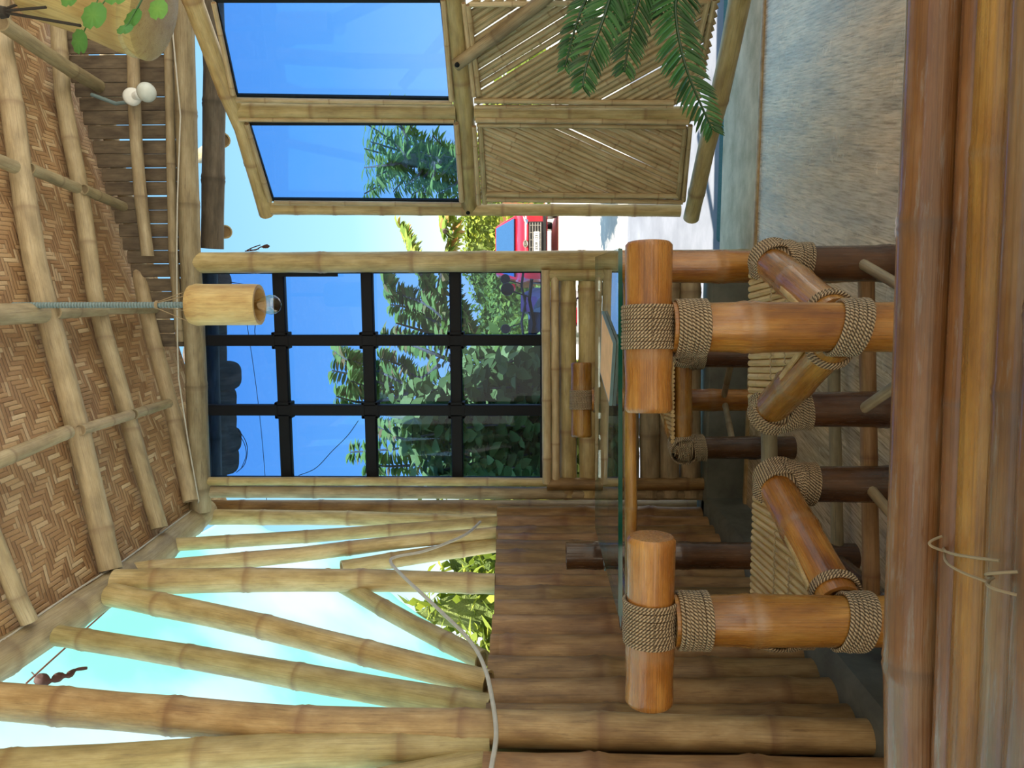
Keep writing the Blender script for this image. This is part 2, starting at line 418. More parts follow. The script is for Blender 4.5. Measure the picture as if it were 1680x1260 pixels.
def rough_mat(name, cols, scale, rough=.8, bump=.3, dist=.01):
    m, nt, b = mat(name); L = nt.links.new
    tcn = N(nt, 'ShaderNodeTexCoord'); n1 = N(nt, 'ShaderNodeTexNoise'); n1.inputs['Scale'].default_value = scale; n1.inputs['Detail'].default_value = 8; n1.inputs['Roughness'].default_value = .65
    L(tcn.outputs['Object'], n1.inputs['Vector'])
    k = len(cols); st = [(.3 + .42 * i / (k - 1), cols[i]) for i in range(k)]
    L(ramp(nt, st, n1.outputs[0]).outputs[0], b.inputs['Base Color']); b.inputs['Roughness'].default_value = rough
    bp = N(nt, 'ShaderNodeBump'); bp.inputs['Strength'].default_value = bump; bp.inputs['Distance'].default_value = dist; L(n1.outputs[0], bp.inputs['Height']); L(bp.outputs[0], b.inputs['Normal'])
    return m
M['concrete'] = rough_mat('concrete', [(.36, .33, .20), (.58, .51, .35), (.78, .69, .50)], 5, .85)
M['dconcrete'] = rough_mat('mossy concrete', [(.07, .08, .075), (.13, .145, .13), (.2, .21, .19)], 6, .8)
M['pave'] = rough_mat('pavement', [(.55, .52, .46), (.68, .65, .58), (.78, .75, .68)], 1.2, .85)
M['mat'] = rough_mat('teal door mat pile', [(.02, .09, .09), (.05, .17, .16), (.12, .27, .25)], 220, .95, 1, .006)
M['wood'] = rough_mat('plank edge', [(.24, .15, .06), (.45, .31, .15), (.60, .46, .27)], 18, .5)
M['trunk'] = rough_mat('bark', [(.08, .06, .04), (.16, .12, .09), (.25, .2, .15)], 30, .9)
M['black'] = plain('black painted steel', (.003, .004, .007), .6, 0, .25)
M['rubber'] = plain('black rubber', (.004, .007, .010), .6, 0, .3)
M['white'] = plain('white plastic', (.72, .74, .72), .35)
M['glassbulb'] = plain('frosted bulb', (.6, .66, .64), .2)
M['cable'] = plain('white cable', (.55, .54, .48), .5)
M['conduit'] = plain('grey corrugated conduit', (.16, .23, .24), .5)
M['string'] = plain('twine', (.35, .27, .16), .9)
M['dtwine'] = plain('dark twine', (.03, .025, .02), .9)
M['dryleaf'] = plain('dry leaf', (.07, .025, .018), .8)
M['brass'] = plain('brass filament', (.7, .42, .12), .3, 1)

def leaf_mat(name, cols, trans=.4, rough=.45, spec=.5):
    m, nt, b = mat(name); L = nt.links.new
    nd = N(nt, 'ShaderNodeAttribute', attribute_name='nd')
    k = len(cols); r = ramp(nt, [(i / (k - 1), cols[i]) for i in range(k)], nd.outputs['Fac'])
    L(r.outputs[0], b.inputs['Base Color']); b.inputs['Roughness'].default_value = rough; b.inputs['Specular IOR Level'].default_value = spec
    tr = N(nt, 'ShaderNodeBsdfTranslucent'); L(mixc(nt, .5, r.outputs[0], (1.0, 1.0, .25), 'MULTIPLY'), tr.inputs[0])
    mx = N(nt, 'ShaderNodeMixShader'); mx.inputs[0].default_value = trans
    L(b.outputs[0], mx.inputs[1]); L(tr.outputs[0], mx.inputs[2]); L(mx.outputs[0], nt.nodes['Material Output'].inputs[0])
    return m
M['leafA'] = leaf_mat('tree leaves', [(.16, .26, .05), (.26, .38, .07), (.40, .48, .10), (.34, .42, .09), (.50, .24, .09)], .35, .7, .15)
M['leafB'] = leaf_mat('broad climber leaves', [(.08, .11, .02), (.22, .26, .05), (.46, .47, .13)], .2, .7, .15)
M['leafC'] = leaf_mat('far tree leaves', [(.12, .2, .04), (.24, .33, .07), (.36, .44, .09)], .35, .7, .15)
M['hedge'] = leaf_mat('hedge leaves', [(.13, .19, .04), (.26, .34, .06), (.46, .50, .08)], .3, .8, .1)
M['palm'] = leaf_mat('palm leaflets', [(.012, .06, .012), (.03, .13, .03), (.06, .20, .05)], .2, .35)
M['pennyw'] = leaf_mat('round leaves', [(.06, .2, .05), (.12, .33, .08), (.22, .45, .10)], .4)
M['hill'] = rough_mat('hillside', [(.10, .16, .04), (.22, .30, .07), (.38, .44, .12)], 3, .9, 1, .3)

def glass_mat(name, tint, refl=1.0, rough=0.0, ior=1.45):
    m = bpy.data.materials.new(name); m.use_nodes = True; nt = m.node_tree; nt.nodes.clear(); L = nt.links.new
    o = N(nt, 'ShaderNodeOutputMaterial'); t = N(nt, 'ShaderNodeBsdfTransparent'); t.inputs[0].default_value = (*tint, 1)
    g = N(nt, 'ShaderNodeBsdfGlossy'); g.inputs['Roughness'].default_value = rough; g.inputs[0].default_value = (refl, refl, refl, 1)
    f0 = ((ior - 1) / (ior + 1)) ** 2
    lw = N(nt, 'ShaderNodeLayerWeight'); lw.inputs['Blend'].default_value = .5; mx = N(nt, 'ShaderNodeMixShader')
    L(math_(nt, 'MULTIPLY_ADD', math_(nt, 'POWER', lw.outputs['Facing'], 5), 1 - f0, f0), mx.inputs[0]); L(t.outputs[0], mx.inputs[1]); L(g.outputs[0], mx.inputs[2]); L(mx.outputs[0], o.inputs[0])
    return m
M['wglass'] = glass_mat('blue tinted window glass', (.47, .66, .96), .8)
M['tglass'] = glass_mat('clear table glass', (.86, .94, .92), .9)
M['gedge'] = plain('green glass edge', (.005, .07, .045), .1)
M['bulb'] = glass_mat('clear bulb glass', (.86, .78, .62), 1, 0, 1.9)
def sheet_mat():
    m, nt, b = mat('turquoise translucent sheet'); L = nt.links.new
    tcn = N(nt, 'ShaderNodeTexCoord'); n1 = N(nt, 'ShaderNodeTexNoise'); n1.inputs['Scale'].default_value = 1.1; n1.inputs['Detail'].default_value = 7; L(tcn.outputs['Object'], n1.inputs['Vector'])
    c = ramp(nt, [(.42, (.46, .78, .74)), (.5, (.62, .82, .84)), (.62, (.72, .82, .92))], n1.outputs[0])
    L(c.outputs[0], b.inputs['Base Color']); b.inputs['Roughness'].default_value = .5
    tr = N(nt, 'ShaderNodeBsdfTranslucent'); L(c.outputs[0], tr.inputs[0]); mx = N(nt, 'ShaderNodeMixShader'); mx.inputs[0].default_value = .78
    L(b.outputs[0], mx.inputs[1]); L(tr.outputs[0], mx.inputs[2]); L(mx.outputs[0], nt.nodes['Material Output'].inputs[0])
    return m
M['sheet'] = sheet_mat()

# ------------------------------------------------------------------ floor, ground
mb = MB(); box(mb, ((XL - .1 + 4.2) / 2, (3.285 - 1.0) / 2 - .0, -.06), 4.3 - XL, 4.285, .12); fl = mb.build('floor', M['floor'], smooth=False); tag(fl, kind='structure')
FLY = .135 + 3.15
mb = MB(); box(mb, ((XL + 4.2) / 2, FLY + .012, -.045), 4.2 - XL, .028, .11, bev=.004); tag(mb.build('trim_1', M['wood']), kind='structure')
mb = MB(); box(mb, ((XL + 4.2) / 2, FLY + .36, -.07), 4.2 - XL, .66, .12, bev=.02); th = mb.build('trim_2', M['concrete']); tag(th, kind='structure')
mb = MB()
GX0, GX1 = -14, 30
vs = []; fs = []
ys = [-9, 2, FLY + .6, 6, 9, 14, 20, 30, 60]
def gz(y): return -.13 if y < 5 else -.13 + (y - 5) * .037 if y < 18 else .35
for y in ys:
    for x in (GX0, -3, 0, 3, 8, GX1): vs.append((x, y, gz(y)))
for i in range(len(ys) - 1):
    for j in range(5): a = i * 6 + j; fs.append((a, a + 1, a + 7, a + 6))
mb.add(vs, fs); g = mb.build('ground', M['pave'], smooth=False); tag(g, kind='structure')
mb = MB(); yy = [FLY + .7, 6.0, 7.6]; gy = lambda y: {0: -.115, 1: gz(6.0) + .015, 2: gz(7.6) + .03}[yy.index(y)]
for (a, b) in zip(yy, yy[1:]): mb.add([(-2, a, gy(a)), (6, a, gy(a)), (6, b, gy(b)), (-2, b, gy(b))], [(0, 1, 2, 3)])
tag(mb.build('painted_pavement_shade', rough_mat('pavement with painted shade', [(.13, .135, .165), (.18, .19, .22), (.24, .25, .29)], 2, .7, .1), smooth=False), kind='structure')  # bluish grey slab: shade on the near pavement, put into its colour
# teal mat outside the threshold
mb = MB(); box(mb, (1.3, FLY + .86, -.10), 2.2, .34, .05, bev=.01); t = mb.build('door_mat', M['mat']); tag(t, 'teal pile mat lying outside the concrete threshold under the open door', 'mat')

# ------------------------------------------------------------------ ceiling (woven mats) and rafters
mb = MB()
def RPt(x, y, off=0): p = V3((x, y, ZE + .04 + (x - XL) * RS)); return p - RN * off
vs = []; bc = []; fs = []
nx, ny = 26, 22
for i in range(nx + 1):
    for j in range(ny + 1):
        x = XL - .02 + (4.0 - XL) * i / nx; y = -.5 + (YB + .35 + .5) * j / ny
        sag = .012 * math.sin(x * 9) * math.sin(y * 5)
        vs.append(RPt(x, y, sag)); bc.append((x * 1.03, y, 0))
for i in range(nx):
    for j in range(ny): a = i * (ny + 1) + j; fs.append((a, a + 1, a + ny + 2, a + ny + 1))
mb.add(vs, fs, bc); mb.cur = 1
mb.add([v + V3((0, 0, .06)) for v in vs], [f[::-1] for f in fs], bc)
ceil = mb.build('ceiling', [M['weave'], M['dark']]); tag(ceil, kind='structure')
def roofpole(name, pts, wpx, off=.045, node=.33, mt='roofb', hollow=True, ext=None):
    P = [onR(a, b, off) for a, b in pts]
    if ext:
        d = (P[0] - P[1]).normalized(); P.insert(0, P[0] + d * ext)
    mid = P[len(P) // 2]; r = wpx / 2 * depth(mid) / F
    mb = MB(); bamboo(mb, P, r, node=node, bend=.002, hollow=hollow); return mb.build(name, M[mt], ceil)
roofpole('rafter', [(-5, -60), (0, 60), (24, 200), (36, 300), (60, 450), (100, 600), (126, 700), (181, 935)], 36, .05, .45, ext=.5)
roofpole('rafter', [(92, -60), (96, 60), (105, 180), (131, 300), (160, 514), (186, 594), (229, 754), (262, 866)], 26, .05, .4, ext=.5)
roofpole('rafter', [(178, 60), (170, 175), (189, 257), (211, 343), (243, 528), (286, 686), (313, 822)], 24, .05, .35, ext=.5)
roofpole('rafter', [(-60, 760), (-20, 860), (23, 968), (48, 1020)], 28, .05, .5, ext=.4)
for p, wd in (([(-40, 248), (24, 274)], 22), ([(49, 277), (126, 309)], 18), ([(137, 311), (204, 340)], 16),
              ([(-60, 518), (68, 514)], 34), ([(88, 511), (168, 506)], 24), ([(168, 506), (254, 505)], 18),
              ([(-60, 780), (112, 708)], 23), ([(132, 706), (214, 681)], 17), ([(219, 680), (277, 662)], 15)):
    roofpole('batten', p, wd, .082, .28)
roofpole('batten', [(3, 38), (100, 105), (204, 166)], 24, .14, .5)
# ------------------------------------------------------------------ back wall: beams, gable
def ypole(mb_name, parent, pts, wpx, Y=YB, mt='pale', node=.33, bend=.003, hollow=True, w1=None, segs=16, arc=None):
    P = [onY(a, b, Y) for a, b in pts]
    r0 = wpx / 2 * depth(P[0]) / F; r1 = (w1 or wpx) / 2 * depth(P[-1]) / F
    mb = MB(); bamboo(mb, P, r0, r1, node=node, bend=bend, hollow=hollow, segs=segs, arc=arc); return mb.build(mb_name, M[mt], parent)
wb = tag(empty('wall_back', (0, YB, 0)), kind='structure')
PAR = wb
def keep(o):  # parent keeps child world place
    o.matrix_parent_inverse = Matrix.Translation(-V3(o.parent.location)); return o
for args in (([(296, -140), (312, 410), (320, 560), (329, 838)], 34, YB - .03, 'grey'),
             ([(272, -140), (284, 420), (296, 560)], 15, YB - .02, 'grey'),
             ([(214, -140), (221, 200), (232, 330), (243, 420)], 20, YB - .04, 'grey')):
    keep(ypole('beam', wb, args[0], args[1], args[2], args[3], node=.42))
# gable slats
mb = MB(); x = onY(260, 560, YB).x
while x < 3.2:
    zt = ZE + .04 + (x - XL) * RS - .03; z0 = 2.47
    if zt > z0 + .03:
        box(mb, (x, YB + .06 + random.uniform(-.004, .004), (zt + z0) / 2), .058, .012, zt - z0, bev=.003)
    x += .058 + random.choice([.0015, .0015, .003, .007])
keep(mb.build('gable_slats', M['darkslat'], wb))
# right and left posts of the window
def xp(py, V=650): return onY(V, py, YB).x
def vpole(name, parent, py, wpx, z0, z1, Y=YB, mt='pale', V=650, node=.36, arc=None, off=0, bend=.002):
    x = onY(V, py, Y).x; r = wpx / 2 * Y / math.cos(YAW) / F
    mb = MB(); bamboo(mb, [(x, Y + off, z0), (x + random.uniform(-.004, .004), Y + off, z1)], r, node=node, bend=bend, arc=arc); return keep(mb.build(name, M[mt], parent))
vpole('post', wb, 429, 34, -.1, 2.46, YB - .02, 'pale', 600)
vpole('post', wb, 791, 15, .16, 2.44, YB - .03, 'pale', 620)
vpole('post', wb, 808, 22, .16, 2.44, YB - .01, 'grey', 620)
# half boards lining the parapet
vpole('jamb', wb, 450, 19, .12, onY(897, 450, YB).z, YB - .035, 'pale', 940)
vpole('jamb', wb, 793, 22, .12, onY(897, 790, YB).z, YB - .04, 'wallb', 940)
XR, XLt = xp(440, 900), xp(803, 900)
for py0, py1, V, wpx, mt_, yo in ((446, 790, 896, 15, 'cane', -.05), (450, 790, 910, 14, 'cane', -.04), (440, 810, 931, 30, 'pale', 0), (440, 810, 965, 32, 'pale', 0),
                      (440, 810, 1000, 30, 'pale', 0), (440, 810, 1032, 32, 'grey', 0), (440, 810, 1065, 33, 'grey', 0), (440, 810, 1098, 34, 'grey', 0), (440, 810, 1132, 35, 'grey', 0)):
    keep(ypole('parapet_log', wb, [(V, py0 - 3), (V + 1, py1 + 3)], wpx, YB + yo, mt_, node=.3, bend=.004))
# concrete curb under the parapet
xl_, xr_ = XL - .05, XR + .02
mb = MB(); box(mb, ((xl_ + xr_) / 2, YB, .07), xr_ - xl_, .16, .18, bev=.008); keep(mb.build('curb', M['dconcrete'], wb))
# ------------------------------------------------------------------ window_1: steel grid and glass
wi = tag(empty('window_1', (0, YB, 0)), kind='structure')
YW = YB + .03
zt, zb_ = onY(330, 620, YW).z, onY(889, 620, YW).z
xa, xb = xp(446, 600), xp(790, 600)
def steelbar(p0, p1, wd):
    mb = MB(); d = V3(p1) - V3(p0); c = (V3(p0) + V3(p1)) / 2
    if abs(d.z) > abs(d.x): box(mb, c, wd, .04, abs(d.z), bev=.004)
    else: box(mb, c, abs(d.x), .04, wd, bev=.004)
    keep(mb.build('grille_bar', M['black'], wi))
px2m = 3.5 / F
for V in (465, 607, 749): z = onY(V, 620, YW).z; steelbar((xb, YW, z), (xa, YW, z), 19 * px2m)
for py in (558, 672): x = onY(600, py, YW).x; steelbar((x, YW - .006, zb_), (x, YW - .006, zt), 18 * px2m)
mb = MB()
for V in (465, 607, 749):
    for py in (558, 672):
        c = V3((onY(600, py, YW).x, YW, onY(V, 620, YW).z))
        for dx, dz in ((1, 0), (-1, 0), (0, 1), (0, -1)):
            box(mb, c + V3((dx * .032, 0, dz * .032)), .012 if dx else .072, .058, .012 if dz else .072)
keep(mb.build('grille_collars', M['black'], wi))
mb = MB()
box(mb, ((xa + xb) / 2, YW + .035, (zt + zb_) / 2), xa - xb + .04, .005, zt - zb_ + .02); keep(mb.build('glass_pane', M['wglass'], wi, smooth=False))
mb = MB()
for z in (zt, zb_): box(mb, ((xa + xb) / 2, YW + .03, z), xa - xb, .03, .014)
for x in (xa, xb): box(mb, (x, YW + .03, (zt + zb_) / 2), .014, .03, zt - zb_)
keep(mb.build('window_frame', M['rubber'], wi))
mb = MB(); box(mb, onY(505, 451, YW - .02), .016, .01, .27); keep(mb.build('stay', M['rubber'], wi))

# ------------------------------------------------------------------ left wall
wl = tag(empty('wall_left', (XL, YB, 0)), kind='structure')
def xpole(name, pts, wpx, X=XL, mt='pale', node=.42, bend=.004, hollow=True, w1=None, ext0=0, ext1=0):
    P = [onX(a, b, X) for a, b in pts]
    r0 = wpx / 2 * depth(P[0]) / F; r1 = (w1 or wpx) / 2 * depth(P[-1]) / F
    if ext0: P.insert(0, P[0] + (P[0] - P[1]).normalized() * ext0)
    if ext1: P.append(P[-1] + (P[-1] - P[-2]).normalized() * ext1)
    mb = MB(); bamboo(mb, P, r0, r1, node=node, bend=bend, hollow=hollow, segs=20); return keep(mb.build(name, M[mt], wl))
xpole('top_beam', [(338, 838), (244, 921), (164, 978), (69, 1039), (-40, 1108)], 40, XL, 'roofb', .33, w1=66, ext1=.9)
xpole('upright_pole', [(345, 832), (640, 835), (1000, 835), (1228, 834)], 23, XL + .0, 'wallb', .38, w1=32)
xpole('diagonal_pole', [(345, 848), (560, 850), (815, 858)], 26, XL - .02, 'pale', .36, w1=22)
xpole('diagonal_pole', [(286, 893), (500, 880), (818, 857)], 22, XL + .01, 'pale', .36, w1=20)
xpole('diagonal_pole', [(205, 938), (480, 913), (640, 893), (816, 874)], 30, XL + .02, 'pale', .34, w1=20)
xpole('diagonal_pole', [(560, 932), (660, 915), (816, 892)], 26, XL - .03, 'pale', .30, w1=26)
xpole('diagonal_pole', [(188, 957), (400, 952), (640, 952), (812, 957)], 44, XL + .04, 'pale', .36, w1=34)
xpole('diagonal_pole', [(535, 945), (660, 1015), (792, 1082)], 26, XL, 'pale', .30, w1=34)
xpole('diagonal_pole', [(182, 975), (400, 1018), (640, 1080), (802, 1122)], 38, XL + .03, 'pale', .38, w1=44)
xpole('diagonal_pole', [(95, 1044), (320, 1080), (560, 1122), (806, 1163)], 34, XL + .01, 'pale', .40, w1=50)
xpole('upright_pole', [(0, 1151), (240, 1172), (480, 1192), (820, 1196), (1440, 1208)], 62, XL + .05, 'pole', .36, w1=58, ext0=.3)
xpole('diagonal_pole', [(0, 1262), (240, 1248), (480, 1232), (802, 1222)], 62, XL + .02, 'pale', .44, w1=62, ext0=.2)
xpole('diagonal_pole', [(600, 1290), (800, 1252)], 50, XL + .0, 'pale', .44)
# lower close set uprights
bounds = []
y = YB - .06; k = 0
TAB = [(0.0, onX(800, 1255, XL).z + .05)] + [(onX(a, b, XL).y, onX(a, b, XL).z) for a, b in ((800, 1255), (800, 1160), (803, 1090), (808, 1030), (812, 985), (814, 930), (817, 850))] + [(9, 1.1)]
def ztop(Y):   # measured joint of upper and lower wall
    tab = TAB
    for (a, b), (c, d) in zip(tab, tab[1:]):
        if Y <= c: return b + (d - b) * (Y - a) / (c - a)
    return tab[-1][1]
def YX(py):  # depth along the left wall seen at this row, at horizon
    return onX(900, py, XL).y
edges = [848, 862, 876, 889, 903, 920, 940, 958, 977, 1001, 1027, 1060, 1094, 1132, 1172, 1216, 1258]
Ye = [YX(p) for p in edges] + [YX(1258) - .125 * i for i in range(1, 12)]
for a, b in zip(Ye, Ye[1:]):
    c = (a + b) / 2; r = abs(a - b) / 2 * 1.03 + .001
    r = min(r, .068)
    if abs(c - onX(1000, 1198, XL + .05).y) < .03: continue
    mb = MB(); bamboo(mb, [(XL + random.uniform(-.008, .008) - .0, c, .155), (XL, c, ztop(c) + random.uniform(-.006, .006))], r, r * random.uniform(.93, 1.03), node=.36, bend=.005, segs=18, bulge=1.3)
    keep(mb.build('wall_culm', M['wallb'], wl))
mb = MB(); box(mb, (XL - .075, (YB - .9) / 2 + .2, .6), .012, YB + .9, .95); keep(mb.build('added_gap_backing', M['dark'], wl, smooth=False))  # dark board added behind the culms to keep light out of the gaps
mb = MB(); box(mb, (XL + .0, (YB - .9) / 2, .05), .26, YB + .9, .22, bev=.02); keep(mb.build('curb', M['dconcrete'], wl))

# turquoise sheet outside the left wall
AP = V3((XL - .10, 0, 2.56)); AN = V3((1, 0, -.8)).normalized()
def sheetpt(px, py): return onp(px, py, AP, AN)
mb = MB(); outline = [(840, 1330), (800, 1120), (790, 1075), (690, 1010), (655, 985), (560, 900), (440, 870), (395, 838)]
Pp = [V3((XL - .10, 3.4, 2.56)), V3((XL - .10, -1.2, 2.56)), V3((XL - .10 - .8 * 1.5, -1.2, 1.06))] + [sheetpt(a, b) for a, b in outline]
import mathutils
ys_ = []
vs = Pp + [p + V3((-.012, 0, 0)) for p in Pp]; n = len(Pp)
fs = [tuple(range(n)), tuple(reversed(range(n, 2 * n)))] + [(i, (i + 1) % n, n + (i + 1) % n, n + i) for i in range(n)]
mb.add(vs, fs); sh = mb.build('awning_sheet', M['sheet'], smooth=False)
tag(sh, 'turquoise and white translucent awning sheet hanging outside the left bamboo wall', 'awning')

# ------------------------------------------------------------------ door leaf on the right
DA, DB = cp(350, 3.40, 0), cp(0, 2.60, 0)
DU = (DB - DA).normalized(); DN = V3((-DU.y, DU.x, 0)); DN = DN if DN.y < 0 else -DN
def onD(px, py, off=0.0): return onp(px, py, DA + DN * off, DN)
dr = tag(empty('door_1', (DA.x, DA.y, 0)), kind='structure')
def dpole(name, pts, wpx, off=0, mt='pale', node=.3, w1=None, ext=0, hollow=True, bend=.002, segs=16):
    P = [onD(a, b, off) for a, b in pts]
    r0 = wpx / 2 * depth(P[0]) / F; r1 = (w1 or wpx) / 2 * depth(P[-1]) / F
    if ext: P.append(P[-1] + (P[-1] - P[-2]).normalized() * ext); r1 *= 1.08
    mb = MB(); bamboo(mb, P, r0, r1, node=node, bend=bend, hollow=hollow, segs=segs); return keep(mb.build(name, M[mt], dr))
dpole('door_rail', [(438, 350), (400, 215), (372, 150), (312, -10)], 25, 0, w1=32, ext=.55, node=.36)
dpole('door_rail', [(1134, 358), (1160, 240), (1188, 130), (1214, 0)], 26, 0, w1=36, ext=.55, node=.4)
dpole('door_rail', [(770, 342), (763, 200), (749, 60), (742, -10)], 27, -.01, w1=42, ext=.55, node=.36)
dpole('door_stile', [(446, 342), (800, 345), (1116, 346)], 20, .0, node=.19)
dpole('door_stile', [(388, 182), (560, 183), (748, 184)], 26, .0, node=.22)
dpole('door_stile', [(778, 186), (980, 187), (1146, 186)], 24, .0, node=.27)
dpole('door_stile', [(330, -60), (600, -62), (1210, -60)], 36, .0, node=.3)
dpole('brace', [(748, 107), (800, 70), (905, -10)], 20, .045, 'grey', .6, ext=.3)
for pts, wd in (([(388, 164), (742, 169)], 9), ([(392, 196), (745, 199)], 7), ([(350, 5), (382, 155)], 9), ([(405, 203), (443, 330)], 9), ([(727, 0), (741, 165)], 9), ([(748, 203), (757, 330)], 9),
                ([(450, 333), (757, 336)], 8), ([(788, 205), (796, 333)], 9), ([(778, 207), (786, 335)], 8), ([(778, 165), (1105, 168)], 9), ([(780, 175), (1105, 174)], 6), ([(780, 197), (1130, 201)], 9), ([(783, 205), (1125, 209)], 8),
                ([(795, 327), (1120, 331)], 9), ([(795, 319), (1112, 322)], 9), ([(1133, 206), (1121, 330)], 8), ([(1124, 210), (1112, 325)], 8), ([(1162, 0), (1133, 120)], 10), ([(768, 8), (786, 155)], 9), ([(760, 5), (777, 158)], 8), ([(770, 8), (1165, 2)], 9), ([(1172, 0), (1150, 110)], 9)):
    dpole('trim_cane', pts, wd, .03, 'cane', .22, segs=8)
# reed panels: canes laid on the slant, cut to the panel outline
def reeds(quad, direction, step, wd, name):
    q = [onD(a, b, .012) for a, b in quad]
    O = q[0]; U = DU; Z = V3((0, 0, 1))
    poly = [((p - O).dot(U), (p - O).z) for p in q]
    dx, dz = direction; l = math.hypot(dx, dz); dx /= l; dz /= l; nx_, nz_ = -dz, dx
    ts = [a * nx_ + b * nz_ for a, b in poly]
    mb = MB(); t = min(ts) + step / 2
    while t < max(ts):
        hits = []
        for (a, b), (c, d) in zip(poly, poly[1:] + poly[:1]):
            ta, tb = a * nx_ + b * nz_, c * nx_ + d * nz_
            if (ta - t) * (tb - t) < 0:
                k = (t - ta) / (tb - ta); hits.append((a + (c - a) * k, b + (d - b) * k))
        if len(hits) == 2:
            A, B = [O + U * h[0] + Z * h[1] for h in hits]
            if (A - B).length > .03:
                rr = wd * random.uniform(.47, .56)
                bamboo(mb, [A, B], rr, rr * random.uniform(.85, 1), node=.22, bend=.004, segs=8, hollow=False, bulge=1.3)
        t += step * random.choice((.93, .97, .97, 1.0, 1.0, 1.0, 1.08))
    return keep(mb.build(name, M['cane'], dr))
reeds([(784, 200), (790, 330), (1118, 326), (1134, 200)], (.35, .64), .0225, .023, 'reed_panel')
reeds([(764, -2), (782, 168), (1146, 170), (1180, -2)], (.37, -.56), .0225, .0228, 'reed_panel')
for quad in ([(354, 0), (388, 157), (741, 162), (725, 0)], [(408, 202), (447, 327), (756, 329), (747, 202)]):
    q = [onD(a, b, 0) for a, b in quad]
    mb = MB(); b2 = [p - DN * .005 for p in q]
    mb.add(q + b2, [(0, 1, 2, 3), (7, 6, 5, 4)] + [(i, (i + 1) % 4, 4 + (i + 1) % 4, 4 + i) for i in range(4)]); pane = keep(mb.build('glass_pane', M['wglass'], dr, smooth=False))
    mb = MB()
    for a, b in zip(q, q[1:] + q[:1]):
        d = (b - a); box(mb, (a + b) / 2, d.length, .012, .014, X=d.normalized(), Y=DN, Z=d.normalized().cross(DN))
    keep(mb.build('gasket', M['rubber'], dr))
mb = MB()
for a, b, o in ((750, 106, .07), (768, 349, .03)): lathe(mb, onD(a, b, o), DN, [(-.01, .004), (0, .009), (.004, .009), (.006, .004)], 10)
keep(mb.build('bolt', M['black'], dr))

